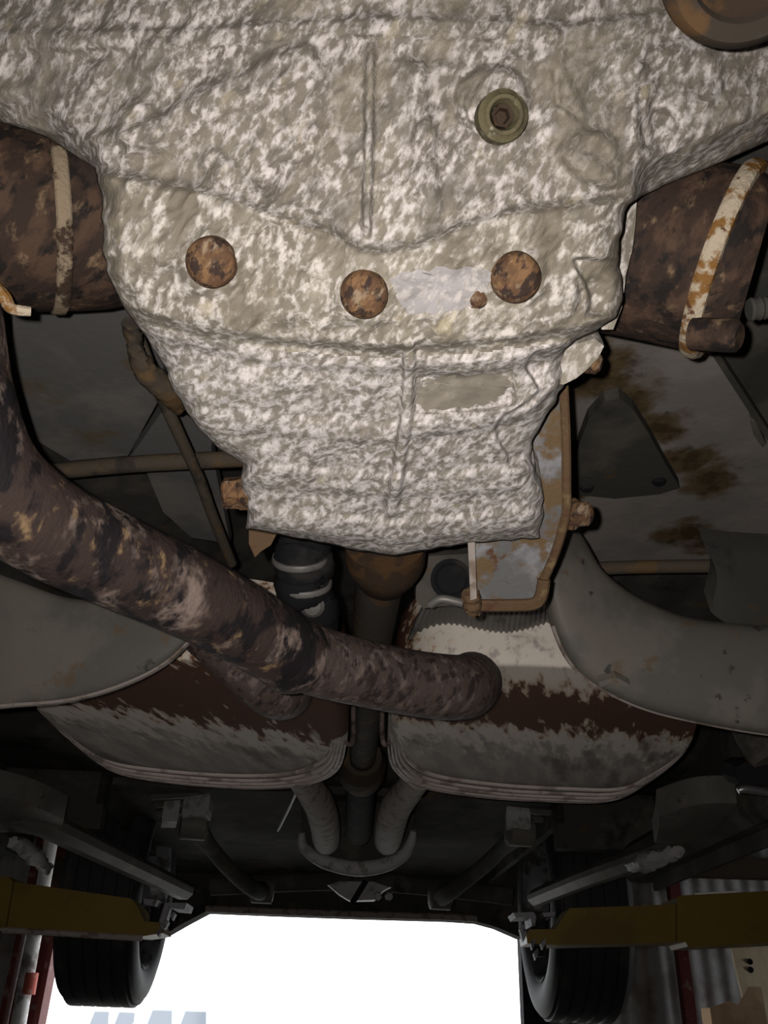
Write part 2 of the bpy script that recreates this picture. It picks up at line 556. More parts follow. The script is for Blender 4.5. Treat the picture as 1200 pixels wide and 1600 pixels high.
struct('trim_1', slab(xr_open, xr_open + 0.15, WY - 0.10, WY + 0.04, 0, 3.3), M['black'], smooth=False)  # door jamb, coloured black for the shadow it stands in
struct('trim_2', slab(xl_open - 0.26, xr_open + 0.15, WY - 0.04, WY + 0.045, 2.13, 2.29), M['timber'], smooth=False)
struct('trim_3', slab(xr_open + 0.15, GX1, WY - 0.06, WY + 0.04, CAM_Z + 0.86, CAM_Z + 0.98), M['timber'], smooth=False)

# steel post left of the opening, the pole that stands before it
pst = thing('door_post', 'dark red steel post at the left of the bright opening', 'post', (xl_open - 0.12, WY - 0.02, 0))
obj('web', slab(xl_open - 0.20, xl_open - 0.03, WY - 0.02, WY + 0.0, 0, 3.3), M['red'], pst, smooth=False)
for xx in (xl_open - 0.235, xl_open - 0.03):
    obj('post_flange', slab(xx, xx + 0.03, WY - 0.10, WY + 0.04, 0, 3.3), M['red'], pst, smooth=False)
a = PY(52, 1470, WY - 0.25); b = PY(28, 1605, WY - 0.25)
dv = (b - a) / (b.z - a.z)
foot = a + dv * (0.0 - a.z); top = a + dv * (2.45 - a.z)
pl = thing('support_pole', 'slim worn white pole with a red band before the post', 'pole', foot)
obj('tube', tube([foot + dv * 0.02, a.lerp(foot, 0.5), top], 0.042, n=16, sub=2), M['pole'], pl)
mid = PY(45, 1537, WY - 0.25)
obj('band', tube([mid - dv * 0.055, mid + dv * 0.055], 0.0445, n=16), M['redband'], pl)
obj('foot_plate', lathe(foot, (0, 0, 1), [(0, 0), (0.09, 0), (0.09, 0.02), (0, 0.02)], 20), M['pole'], pl)
# red post on the right-hand wall
cx = PY(1068, 1530, WY - 0.05).x
o = obj('wall_post', merge(slab(cx - 0.03, cx + 0.035, WY - 0.10, WY - 0.02, 0, 3.6)), M['red'], base=(cx, WY - 0.06, 0), smooth=False)
tag(o, 'narrow red post against the corrugated wall on the right', 'post')

# board, carton and the bench they stand on (lower right)
Bc = PY(1185, 1540, 5.2)
bench_z = CAM_Z - 0.42
bn = thing('work_bench', 'wooden bench by the right-hand wall carrying the carton and board', 'bench', (Bc.x + 0.25, 5.35, 0))
obj('bench_top', slab(Bc.x - 0.55, Bc.x + 1.3, 5.0, 5.75, bench_z - 0.05, bench_z), M['timber'], bn, smooth=False)
for sx in (Bc.x - 0.5, Bc.x + 1.2):
    for sy in (5.03, 5.65):
        obj('leg', slab(sx, sx + 0.07, sy, sy + 0.07, 0, bench_z - 0.05), M['timber'], bn, smooth=False)
p0 = PY(1152, 1470, 5.3); p1 = PY(1175, 1600, 5.2); p2 = PY(1245, 1470, 5.3)
bd = thing('plywood_board', 'pale plywood board with two bolt holes leaning behind the carton', 'board', (Bc.x, 5.2, bench_z))
topz = p0.z + 0.02
obj('sheet', prism([(p0.x, 5.42, topz), (p1.x + 0.02, 5.18, bench_z + 0.002), (p2.x + 0.25, 5.18, bench_z + 0.002), (p2.x + 0.25, 5.42, topz)], (0, 0.018, 0.006)), M['ply'], bd, smooth=False)
for (hx, hy) in ((1181, 1501), (1181, 1514)):
    c = PY(hx, hy, 5.30)
    f = (c.z - bench_z) / (topz - bench_z)
    c = Vector((c.x, 5.18 + 0.24 * f, c.z))
    obj('board_hole_disc', lathe(c + Vector((0, -0.004, 0)), (0, -1, 0), [(0, 0.001), (0.009, 0.001), (0.011, 0.004), (0.015, 0.004), (0.016, 0), (0.0, -0.004)], 14), M['black'], bd)  # solid black disc, the darkness inside a bolt hole painted on
q0 = PY(1100, 1568, 5.1); q1 = PY(1165, 1560, 5.1)
ct = thing('cardboard_carton', 'brown cardboard carton with a torn flap in the lower right corner', 'carton', ((q0.x + q1.x) / 2, 5.1, bench_z))
obj('carton_body', slab(q0.x, q1.x + 0.06, 5.02, 5.16, bench_z + 0.002, q0.z - 0.02), M['card'], ct, smooth=False)
obj('flap', prism([(q0.x, 5.02, q0.z - 0.02), (q0.x + 0.10, 5.015, q0.z + 0.012), (q0.x + 0.14, 5.015, q0.z - 0.004), (q1.x - 0.01, 5.01, q1.z + 0.05), (q1.x + 0.06, 5.02, q1.z + 0.05), (q1.x + 0.06, 5.02, q0.z - 0.02)], (0, 0.006, 0)), M['card'], ct, smooth=False)

# ------------------------------------------------------------------ outside
struct('ground', slab(-60, 60, WY + 0.15, 90, -0.12, -0.02), M['gravel'], smooth=False)


def parked_vehicle(name, label, px, yy, width, height, mat):
    c = PY(px, 1590, yy)
    t = thing(name, label, 'car', (c.x, yy, -0.02))
    h = height
    x0, x1 = c.x - width / 2, c.x + width / 2
    side = [(x0, 0.35), (x0 + 0.03 * width, h * 0.55), (x0 + 0.22 * width, h * 0.60), (x0 + 0.33 * width, h * 0.97), (x0 + 0.42 * width, h), (x0 + 0.74 * width, h), (x0 + 0.86 * width, h * 0.62), (x1 - 0.02 * width, h * 0.58), (x1, 0.35)]
    obj('body_shell', prism([(x, yy, z - 0.02) for x, z in side], (0, 1.7, 0)), mat, t, smooth=False)
    for (u0, u1) in ((0.35, 0.54), (0.56, 0.76)):
        obj('window', prism([(x0 + u0 * width, yy - 0.01, h * 0.64), (x0 + u1 * width, yy - 0.01, h * 0.64), (x0 + (u1 - 0.02) * width, yy - 0.01, h * 0.92), (x0 + (u0 + 0.05) * width, yy - 0.01, h * 0.92)], (0, 0.02, 0)), M['glass'], t, smooth=False)
    for u in (0.2, 0.8):
        for y2 in (yy - 0.02, yy + 1.5):
            obj('wheel', lathe((x0 + u * width, y2, 0.31), (0, 1, 0), [(0, 0), (0.2, 0), (0.30, 0.01), (0.33, 0.04), (0.33, 0.18), (0.30, 0.21), (0, 0.21)], 24), M['rubber'], t)
    return t


parked_vehicle('parked_car', 'pale blue parked car just visible below the left tyre, outdoors', 262, 17, 2.6, 1.66, M['car_blue'])
parked_vehicle('parked_car', 'white parked car at the far left behind the blue one', 165, 21, 2.4, 1.62, M['car_white'])

# ------------------------------------------------------------------ car body (floor pan, sills, bumper)
AX = Vector((-0.045, 1, 0)).normalized()     # the car's long axis
SIDE = Vector((AX.y, -AX.x, 0))


def CP(x, y, h):
    """car coordinates: x across, y along from the lens, h above the lens"""
    return CAM_P + SIDE * x + AX * y + Vector((0, 0, h))


body = thing('raised_car', 'dark undersealed floor of the raised car above everything else', 'car', CP(0, 1.4, 0.3))


def slab_car(x0, x1, y0, y1, h0, h1):
    return prism([CP(x0, y0, h0), CP(x1, y0, h0), CP(x1, y1, h0), CP(x0, y1, h0)], (0, 0, h1 - h0))


# floor pan as a pressed sheet: tunnel in the middle, shallow stiffening beads
xs = np.linspace(-0.86, 0.86, 70)
ys = np.linspace(-0.5, 2.45, 110)
G = []
for yy in ys:
    row = []
    for xx in xs:
        h = 0.60
        d = abs(xx)
        h += 0.13 * (1 / (1 + math.exp((d - 0.21) / 0.018))) * min(1, max(0, (2.3 - yy) / 0.3))
        h += 0.006 * math.sin(xx * 60) * (1 if 0.32 < d < 0.6 and (yy % 0.6) < 0.42 else 0)
        if yy > 1.9:
            h -= 0.06 * min(1, (yy - 1.9) / 0.15)
        row.append(CP(xx, yy, h))
    G.append(row)
obj('floor_pan', grid_solid(G, (0, 0, 0.02)), M['under'], body, angle=60)
obj('boot_floor', prism([CP(-0.6, 2.4, 0.52), CP(0.6, 2.4, 0.52), CP(0.6, 3.62, 0.47), CP(-0.6, 3.62, 0.47)], (0, 0, 0.03)), M['under'], body, smooth=False)
for s in (-1, 1):
    obj('body_side', slab_car(s * 0.86 - 0.02, s * 0.86 + 0.02, -0.5, 2.5, 0.36, 1.0), M['under'], body, smooth=False)
    obj('wheel_arch', merge(slab_car(min(s * 0.58, s * 0.60), max(s * 0.58, s * 0.60), 2.35, 3.6, 0.46, 0.95),
                            slab_car(min(s * 0.58, s * 0.9), max(s * 0.58, s * 0.9), 2.35, 2.40, 0.40, 0.95)), M['under'], body, smooth=False)
    obj('sill', sweep([CP(s * 0.80, 0.0, 0.375), CP(s * 0.80, 1.2, 0.375), CP(s * 0.80, 2.38, 0.375)], rect_section(0.11, 0.09, 0.02)), M['under'], body)
    obj('pinch_weld', slab_car(s * 0.80 - 0.004, s * 0.80 + 0.004, 0.0, 2.3, 0.30, 0.335), M['under'], body, smooth=False)
rl = [PZ(30, 1268, 0.37), PZ(100, 1302, 0.355), PZ(200, 1350, 0.345), PZ(288, 1392, 0.335)]
obj('frame_rail', sweep(smooth_path(rl, 6), rect_section(0.060, 0.05, 0.016)), M['arm_grey'], body)
rr = [PZ(1080, 1312, 0.36), PZ(1000, 1342, 0.345), PZ(915, 1372, 0.335), PZ(838, 1403, 0.335)]
obj('frame_rail', sweep(smooth_path(rr, 6), rect_section(0.055, 0.045, 0.016)), M['arm_grey'], body)
# rear bumper valance
bump_px = [(120, 1480), (255, 1461), (290, 1441), (322, 1424), (420, 1428), (560, 1433), (700, 1437), (745, 1440), (775, 1448), (812, 1464), (960, 1490)]
bo = [PY(x, y, 3.62) for x, y in bump_px]
hi = CAM_Z + 0.80
bo += [Vector((bo[-1].x, 3.62, hi)), Vector((bo[0].x, 3.62, hi))]
obj('bumper', prism(bo, (0, 0.10, 0.0)), M['under'], body, smooth=False)
lipp = smooth_path([PY(x, y - 4, 3.60) for x, y in bump_px[3:8]], 4)
obj('bumper_lip', sweep(lipp, rect_section(0.03, 0.022, 0.005)), M['lit_rim_dirt'], body)

# right-hand floor area: pressed panel, domed access plate, rust
blR = [(PZ(905, 575, 0.575), 0.06), (PZ(935, 590, 0.575), 0.06), (PZ(985, 625, 0.575), 0.045), (PZ(1030, 670, 0.575), 0.045), (PZ(1075, 720, 0.575), 0.045), (PZ(1110, 750, 0.575), 0.05),
       (PZ(1070, 835, 0.575), 0.05), (PZ(1100, 850, 0.575), 0.04), (PZ(893, 770, 0.575), 0.03)]
M['panel_r'] = weathered('rust_blotched_floor_panel', (0.175, 0.160, 0.150), [
    dict(c=(0.22, 0.198, 0.185), s=6, lo=0.46, hi=0.62),
    dict(c=(0.085, 0.056, 0.024), s=34, lo=0.0, hi=0.6, blobs=blR, jag=1.8, amt=0.92),
    dict(c=(0.040, 0.026, 0.014), s=60, lo=0.35, hi=0.95, blobs=blR, jag=2.4, amt=0.8, off=41.0)],
    rough=0.6, bump=[(70, 0.25, 0.003)])
pr = [(870, 540), (1112, 535), (1150, 600), (1225, 720), (1225, 900), (1140, 900), (1118, 890), (870, 890)]
obj('floor_panel', prism([PZ(x, y, 0.575) for x, y in pr], (0, 0, 0.015)), M['panel_r'], body, smooth=False)
dp = [(893, 772), (897, 735), (905, 695), (920, 655), (945, 628), (968, 622), (990, 640), (1015, 680), (1040, 725), (1062, 762), (1030, 772), (960, 779)]
dome = [PZ(x, y, 0.560) for x, y in dp]
obj('access_plate', prism(dome, (0, 0, 0.014)), M['under'], body, smooth=False, label='dark domed access plate')
for (hx, hy) in ((917, 762), (1030, 752)):
    obj('plate_hole_disc', lathe(PZ(hx, hy, 0.560), (0, 0, -1), [(0.0, 0.004), (0.006, 0.004), (0.008, 0.001), (0.010, -0.002), (0, -0.004)], 14), M['black'], body)  # black piece in place of a hole, its shade given by colour
obj('cross_rail', tube([PZ(852, 893, 0.50), PZ(1000, 886, 0.50), PZ(1260, 884, 0.50)], 0.0085, n=12), M['rail'], body)
obj('seam_flange', prism([PZ(1108, 548, 0.566), PZ(1120, 548, 0.566), PZ(1212, 690, 0.566), PZ(1200, 690, 0.566)], (0, 0, 0.01)), M['under'], body, smooth=False)
obj('drain_grommet', prism([PZ(x, y, 0.566) for x, y in ((1172, 655), (1182, 660), (1198, 695), (1192, 702), (1178, 682))], (0, 0, 0.012), 0.1), M['arm_grey'], body, smooth=False)
# left-hand floor panels
blL = [(PZ(150, 670, 0.58), 0.05), (PZ(215, 560, 0.58), 0.035), (PZ(245, 690, 0.58), 0.03), (PZ(50, 600, 0.58), 0.05)]
M['panel_l'] = weathered('dusty_floor_panel', (0.115, 0.112, 0.110), [
    dict(c=(0.165, 0.152, 0.142), s=8, lo=0.46, hi=0.62),
    dict(c=(0.11, 0.075, 0.028), s=30, lo=0.35, hi=0.95, blobs=blL, jag=1.8, amt=0.7)], rough=0.65, bump=[(70, 0.25, 0.003)])
pa = [(20, 470), (230, 470), (262, 600), (200, 712), (110, 720), (60, 690), (20, 560)]
obj('floor_panel', prism([PZ(x, y, 0.572) for x, y in pa], (0, 0, 0.016)), M['panel_l'], body, smooth=False)
pb = [(205, 712), (255, 640), (330, 700), (360, 850), (300, 840), (255, 800), (230, 740)]
obj('floor_panel', prism([PZ(x, y, 0.555) for x, y in pb], (0, 0, 0.016)), M['panel_l'], body, smooth=False)
obj('cross_rail', tube([PZ(60, 740, 0.50), PZ(200, 726, 0.50), PZ(390, 716, 0.50)], 0.009, n=12), M['rail'], body)
obj('brake_line', tube([PZ(205, 500, 0.50), PZ(232, 570, 0.49), PZ(262, 640, 0.485), PZ(310, 745, 0.48), PZ(330, 800, 0.475), PZ(362, 880, 0.47)], 0.006, n=12), M['rail'], body)
obj('rusted_bracket', tube([PZ(205, 505, 0.46), PZ(212, 545, 0.46), PZ(228, 580, 0.46), PZ(262, 612, 0.465), PZ(280, 640, 0.47)], [0.007, 0.006, 0.010, 0.011, 0.005], n=14, rnd=0.0012), M['rail'], body)
for s in range(3):
    y0 = 1245 + s * 13
    obj('floor_bead', sweep([PZ(238 + 4 * s, y0, 0.50), PZ(312 + 3 * s, y0 - 3, 0.50)], rect_section(0.02, 0.014, 0.004)), M['arm_grey'], body)
for s in range(2):
    y0 = 1266 + s * 12
    obj('floor_bead', sweep([PZ(808 + 4 * s, y0, 0.50), PZ(868, y0 + 4, 0.50)], rect_section(0.02, 0.014, 0.004)), M['arm_grey'], body)
# brackets by the mufflers' rear
obj('hanger_bracket', prism([PZ(x, y, 0.42) for x, y in ((283, 1278), (325, 1272), (331, 1281), (322, 1291), (282, 1293))], (0, 0, 0.05), 0.08), M['alu'], body, smooth=False)
obj('hanger_bracket', prism([PZ(x, y, 0.42) for x, y in ((252, 1284), (278, 1282), (275, 1294), (250, 1294))], (0, 0, 0.05), 0.08), M['alu'], body, smooth=False)
obj('hanger_bracket', prism([PZ(x, y, 0.42) for x, y in ((792, 1292), (830, 1296), (832, 1310), (790, 1302))], (0, 0, 0.05), 0.08), M['alu'], body, smooth=False)
obj('rocker_cover', strip([PZ(1030, 1275, 0.36), PZ(1110, 1255, 0.37), PZ(1260, 1262, 0.37)], [PZ(1022, 1315, 0.35), PZ(1100, 1328, 0.345), PZ(1260, 1310, 0.35)], (0, 0, 0.05), 0.012), M['arm_grey'], body)
obj('rocker_cover', strip([PZ(-40, 1235, 0.37), PZ(40, 1255, 0.37), PZ(100, 1280, 0.37)], [PZ(-40, 1300, 0.35), PZ(30, 1300, 0.35), PZ(90, 1310, 0.35)], (0, 0, 0.05), 0.012), M['arm_grey'], body)
obj('mud_flap_lump', tube([PZ(985, 1352, 0.33), PZ(1015, 1345, 0.325), PZ(1060, 1330, 0.33)], [0.012, 0.022, 0.012], n=12, rnd=0.004), M['alu'], body)
obj('mud_flap_lump', tube([PZ(20, 1315, 0.33), PZ(50, 1335, 0.325), PZ(75, 1358, 0.32)], [0.012, 0.022, 0.012], n=12, rnd=0.004), M['alu'], body)

# ------------------------------------------------------------------ the gearbox
L_OUT = [(-110, -330), (0, -260), (110, -120), (190, 0), (215, 75), (262, 148), (300, 158), (400, 162), (440, 172), (490, 200), (525, 228), (560, 250), (600, 268), (640, 288), (670, 308), (705, 345), (735, 384), (760, 378), (800, 377), (830, 384), (868, 386)]
R_OUT = [(-110, 1420), (0, 1370), (140, 1285), (220, 1200), (265, 1100), (306, 1002), (320, 982), (345, 973), (400, 967), (440, 970), (470, 971), (495, 962), (516, 936), (532, 898), (545, 881), (575, 879), (605, 880), (630, 866), (680, 836), (715, 828), (750, 838), (775, 847), (820, 848), (868, 843)]
BOT = [(380, 826), (450, 838), (500, 848), (560, 862), (620, 869), (655, 862), (700, 854), (740, 849), (850, 841)]
TB = [(-110, 0.500), (0, 0.505), (200, 0.505), (300, 0.507), (400, 0.512), (500, 0.53), (600, 0.56), (700, 0.60), (800, 0.645), (870, 0.68)]


def vnoise(X, Y, s, seed):
    r = np.random.default_rng(seed)
    T = r.random((256, 256))
    x = X / s + 50; y = Y / s + 50
    xi = np.floor(x).astype(int); yi = np.floor(y).astype(int)
    fx = x - xi; fy = y - yi
    fx = fx * fx * (3 - 2 * fx); fy = fy * fy * (3 - 2 * fy)
    g = lambda a, b: T[a % 256, b % 256]
    return (g(xi, yi) * (1 - fx) * (1 - fy) + g(xi + 1, yi) * fx * (1 - fy) + g(xi, yi + 1) * (1 - fx) * fy + g(xi + 1, yi + 1) * fx * fy) - 0.5


def sstep(x):
    x = np.clip(x, 0, 1)
    return x * x * (3 - 2 * x)


def seg_dist(X, Y, pts):
    d = np.full(X.shape, 1e9)
    for (x0, y0), (x1, y1) in zip(pts[:-1], pts[1:]):
        vx, vy = x1 - x0, y1 - y0
        t = np.clip(((X - x0) * vx + (Y - y0) * vy) / (vx * vx + vy * vy), 0, 1)
        d = np.minimum(d, np.hypot(X - x0 - t * vx, Y - y0 - t * vy))
    return d


CA = ([-400, 0, 150, 330, 430, 520, 560, 600, 650, 720, 800, 900, 1000, 1200, 1500], [230, 250, 268, 300, 335, 362, 385, 392, 384, 352, 330, 318, 302, 222, 60])
CB = ([100, 200, 300, 430, 600, 700, 800, 900, 960, 1000], [470, 492, 520, 540, 552, 548, 538, 524, 508, 500])


def gear_depth(X, Y, edge):
    t = np.interp(Y, [a for a, _ in TB], [b for _, b in TB])
    t = t + 0.035 * ((X - 600) / 600.0) ** 2 * np.interp(Y, [150, 450], [1.0, 0.6])
    a = np.interp(X, *CA); b = np.interp(X, *CB)
    up = sstep((Y - a + 14) / 26.0)           # 0 above the upper step, 1 on the flange
    dn = sstep((b + 6 - Y) / 22.0)           # 1 on the flange, 0 below
    t = t - 0.010 * up * dn + 0.004 * up * (1 - dn)
    ribs = lambda pts, wd, ht: -ht * sstep(1.5 - seg_dist(X, Y, pts) / wd)
    t = t + ribs([(580, -60), (577, 200), (571, 400)], 7, 0.008) * sstep((Y - 45) / 60.0) * sstep((385 - Y) / 40.0)
    t = t + ribs([(648, 110), (662, 210), (672, 330)], 16, 0.004)
    t = t + ribs([(-100, 66), (300, 60), (580, 40), (900, 52), (1180, 15)], 16, 0.004)
    t = t + ribs([(130, 240), (250, 215), (330, 160), (470, 95)], 26, 0.007)
    t = t + ribs([(330, 250), (420, 330), (500, 350)], 18, 0.004)
    t = t + ribs([(1000, 110), (1006, 230), (960, 280)], 13, 0.004)
    t = t + ribs([(866, 60), (866, 110), (900, 180), (890, 240), (950, 282)], 16, 0.003)
    t = t + ribs([(640, 545), (636, 640), (612, 800)], 9, 0.007)
    t = t + ribs([(640, 672), (740, 660), (815, 640), (862, 600)], 12, 0.006)
    t = t + ribs([(640, 566), (720, 575), (810, 560), (880, 545)], 12, 0.005)
    t = t + ribs([(290, 655), (450, 668), (625, 680)], 14, 0.003)
    t = t + ribs([(380, 742), (500, 752), (620, 760), (840, 748)], 16, 0.004)
    t = t + ribs([(380, 806), (500, 822), (620, 832), (845, 812)], 16, 0.005)
    t = t + ribs([(180, 500), (430, 556), (600, 566), (800, 552), (900, 536)], 14, 0.004)
    # bevelled lower flanks of the bell housing, right and left
    yo = np.interp(X, [1000, 1100, 1200, 1285, 1420], [312, 270, 226, 145, -60])
    t = t + 0.040 * sstep((Y - yo + 64) / 62.0) * sstep((X - 985) / 30.0)
    yo = np.interp(X, [-330, -120, 0, 75, 150, 330], [-110, 110, 192, 218, 270, 300])
    t = t + 0.022 * sstep((Y - yo + 60) / 60.0) * sstep((165 - X) / 30.0)
    # bosses and pockets
    for (bx, by, r, h) in ((215, 195, 48, 0.006), (245, 92, 44, 0.005), (770, 160, 66, 0.007), (925, 245, 52, 0.006), (330, 410, 60, 0.003), (570, 462, 58, 0.003), (805, 436, 60, 0.003), (930, 460, 36, -0.004), (1030, 205, 40, -0.007), (700, 205, 30, -0.003), (1070, 120, 70, 0.003)):
        t = t - h * sstep((r - np.hypot(X - bx, Y - by)) / 20.0)
    poc = np.maximum(np.abs(X - 725) / 78.0, np.abs(Y - 612 + (X - 725) * 0.08) / 30.0)
    t = t + 0.006 * sstep((1.0 - poc) * 6 + 0.5)
    # broken, peeled crust edges on the right-hand side
    lobe = np.interp(Y, [540, 575, 610, 650, 700], [905, 882, 878, 845, 832])
    t = t + 0.010 * sstep((X - lobe + 55 + 14 * np.sin(Y / 17.0)) / 8.0) * sstep((Y - 540) / 20) * sstep((735 - Y) / 20)
    t = t + 0.008 * sstep((X - 905 - 12 * np.sin(Y / 23.0)) / 8.0) * sstep((Y - 400) / 10) * sstep((500 - Y) / 14)
    for pts, dep in (([(745, 130), (728, 160), (735, 185), (760, 195)], 0.003), ([(868, 110), (872, 160), (902, 182)], 0.003), ([(1000, 150), (1002, 190), (1012, 235)], 0.003), ([(905, 440), (908, 462), (902, 482)], 0.003)):
        d_ = seg_dist(X, Y, pts)
        t = t + dep * np.exp(-(d_ / 5.0) ** 2)
    # crust
    t = t + 0.0060 * vnoise(X + Y * 0.5, Y, 40, 1) + 0.0030 * vnoise(X + Y * 0.6, Y * 0.7, 15, 2) + 0.0022 * vnoise(X + Y * 0.6, Y * 0.6, 8, 3)
    wd = 34.0
    e = np.clip(1 - edge / wd, 0, 1)
    t = t + 0.022 * (1 - np.sqrt(np.clip(1 - e * e, 0, 1)))
    return t


NC = 380
rows = np.arange(-110, 868.5, 3.0)
Sx = np.linspace(0, 1, NC)
XL = np.interp(rows, [a for a, _ in L_OUT], [b for _, b in L_OUT])
XR = np.interp(rows, [a for a, _ in R_OUT], [b for _, b in R_OUT])
XL = XL + 5 * vnoise(rows, rows * 0, 17, 8)
XR = XR + 7 * vnoise(rows, rows * 0, 15, 9)
X = XL[:, None] + (XR - XL)[:, None] * Sx[None, :]
Y = np.repeat(rows[:, None], NC, 1)
yb = np.interp(X, [a for a, _ in BOT], [b for _, b in BOT]) + 3 * vnoise(X, X * 0, 16, 5)
Y = np.where(Y > 700, 700 + (Y - 700) * (yb - 700) / (868 - 700), Y)
edge = np.minimum(X - XL[:, None], XR[:, None] - X)
edge = np.minimum(edge, (yb - Y) * 1.2)
T = gear_depth(X, Y, np.clip(edge, 0, 1e6))
PW = np.array(CAM_P) + rayn(X, Y) * T[..., None]
NR = len(rows)
TOPOFF = np.array((0.0, 0.03, 0.14))
part_id = np.where(Y < np.interp(X, *CA), 0, np.where(Y < np.interp(X, *CB) + 6, 1, 2))
gear = thing('transmission', 'large corroded cast aluminium transmission case filling the upper middle', 'transmission', tuple(PW[NR // 2, NC // 2]))
gb = np.array(gear.location)
flat = PW.reshape(-1, 3) - gb


def grid_part(pid, name, mat):
    cell = part_id[:-1, :-1] == pid
    ii, jj = np.nonzero(cell)
    a = ii * NC + jj
    quads = np.stack([a, a + NC, a + NC + 1, a + 1], 1)
    walls = []
    for i in range(NR - 1):
        if cell[i, 0]:
            walls.append((i * NC, (i + 1) * NC))
        if cell[i, NC - 2]:
            walls.append(((i + 1) * NC + NC - 1, i * NC + NC - 1))
    for j in range(NC - 1):
        if cell[NR - 2, j]:
            walls.append(((NR - 1) * NC + j, (NR - 1) * NC + j + 1))
        if cell[0, j]:
            walls.append((j + 1, j))
    used = np.unique(np.concatenate([quads.ravel(), np.array(walls).ravel()]))
    remap = -np.ones(NR * NC, int)
    remap[used] = np.arange(len(used))
    V = flat[used]
    Fq = remap[quads].tolist()
    wv, wf = {}, []
    base = len(V)
    ext = []
    for (p, q) in walls:
        ids = []
        for k in (p, q):
            if k not in wv:
                wv[k] = base + len(ext)
                ext.append(flat[k] + TOPOFF)
            ids.append(wv[k])
        wf.append((int(remap[q]), int(remap[p]), ids[0], ids[1]))
    V = np.concatenate([V, np.array(ext)]) if ext else V
    me = bpy.data.meshes.new(name)
    me.from_pydata(V.tolist(), [], Fq + wf)
    me.update()
    me.shade_smooth()
    me.materials.append(mat)
    o = bpy.data.objects.new(name, me)
    COL.objects.link(o)
    o.parent = gear
    o['_base'] = tuple(gb)
    return o


grid_part(0, 'bell_housing', M['cast'])
grid_part(1, 'bolt_flange', M['cast_flange'])
grid_part(2, 'tail_case', M['cast_tail'])


def gpt(px, py, lift=0.0):
    X_ = np.array([[float(px)]]); Y_ = np.array([[float(py)]])
    t = float(gear_depth(X_, Y_, np.array([[200.0]]))[0, 0])
    return P(px, py, t - lift)


def gnorm(px, py):
    a = gpt(px + 50, py) - gpt(px - 50, py)
    b = gpt(px, py + 50) - gpt(px, py - 50)
    n = a.cross(b).normalized()
    if n.dot(ray(px, py)) > 0:
        n = -n
    return n


# upper lid so the case is a closed body seen from the side
ring = [PW[i, 0] + TOPOFF for i in range(0, NR, 12)] + [PW[NR - 1, j] + TOPOFF for j in range(0, NC, 12)] + [PW[i, NC - 1] + TOPOFF for i in range(NR - 1, -1, -12)]
obj('case_lid', prism([Vector(tuple(p)) for p in ring], (0, 0.01, 0.05)), M['cast'], gear, smooth=False)
for (bx, by, rp) in ((330, 410, 40), (569, 460, 39), (806, 434, 40)):
    c = gpt(bx, by, 0.003)
    n = (gnorm(bx, by) * 0.6 - ray(bx, by).normalized() * 0.4).normalized()
    r = rp * (c - CAM_P).length / F_PX * 0.93
    hd = [(0, 0.0085), (r * 0.35, 0.0083), (r * 0.7, 0.0072), (r * 0.90, 0.0052), (r, 0.002), (r * 1.02, -0.003), (r * 1.02, -0.012), (0, -0.012)]
    obj('flange_bolt', lathe(c, n, hd, 28), M['bolt'], gear, angle=60, label='round rusted bolt head')
c = gpt(746, 468)
obj('rust_nub', lathe(c, gnorm(746, 468), [(0, 0.004), (0.003, 0.0036), (0.0058, 0.001), (0.006, -0.006), (0, -0.006)], 14), M['bolt'], gear)
c = gpt(784, 182, 0.007)
n = (gnorm(784, 182) * 0.7 + Vector((0, -0.2, -0.6)) * 0.4).normalized()
r = 0.0140
pg = obj('drain_plug', lathe(c, n, [(0, -0.004), (0.0062, -0.004), (0.0068, 0.003), (0.0085, 0.0065), (0.0105, 0.0065), (0.0120, 0.004), (r, 0.003), (r, -0.002), (r, -0.008), (0, -0.008)], 28), M['plug'], gear, label='drab greenish drain plug')
obj('socket', lathe(c + n * 0.0005, n, [(0, -0.003), (0.0035, -0.003), (0.0045, 0.0015), (0.0066, 0.0020), (0.0066, -0.004), (0, -0.004)], 6), M['shaft_flange'], pg, smooth=False)
def patch(px, lift, drop=0.004, rings=7):
    """a plate that follows the casting: rings of the outline shrunk to its middle"""
    loop = smooth_path([Vector((x, y, 0)) for x, y in px + [px[0]]], 5)[:-1]
    loop = [p + Vector((random.uniform(-5, 5), random.uniform(-4, 4), 0)) for p in loop]
    c = sum(loop, Vector()) / len(loop)
    n = len(loop)
    V, Fc = [gpt(c.x, c.y, lift)], []
    for k in range(1, rings + 1):
        for p in loop:
            q = c + (p - c) * (k / rings)
            V.append(gpt(q.x, q.y, lift))
    for p in loop:
        V.append(gpt(p.x, p.y, lift - drop))
    for j in range(n):
        Fc.append((0, 1 + j, 1 + (j + 1) % n))
        for k in range(rings):
            a = 1 + k * n + j; b = 1 + k * n + (j + 1) % n
            Fc.append((a, b, b + n, a + n))
    Fc.append(tuple(range(1 + rings * n, 1 + (rings + 1) * n)))
    return V, Fc


# bare pad between the bolts
padp = [(612, 436), (625, 424), (680, 420), (740, 418), (768, 424), (764, 446), (752, 460), (735, 480), (690, 488), (640, 490), (622, 470)]
obj('bare_pad', patch(padp, 0.0016), M['pad'], gear, label='pale bare metal pad')
pok = [(655, 596), (690, 588), (760, 584), (792, 590), (800, 602), (780, 622), (730, 636), (665, 640), (652, 622)]
obj('cast_pocket', patch(pok, 0.0008), M['pocket'], gear)
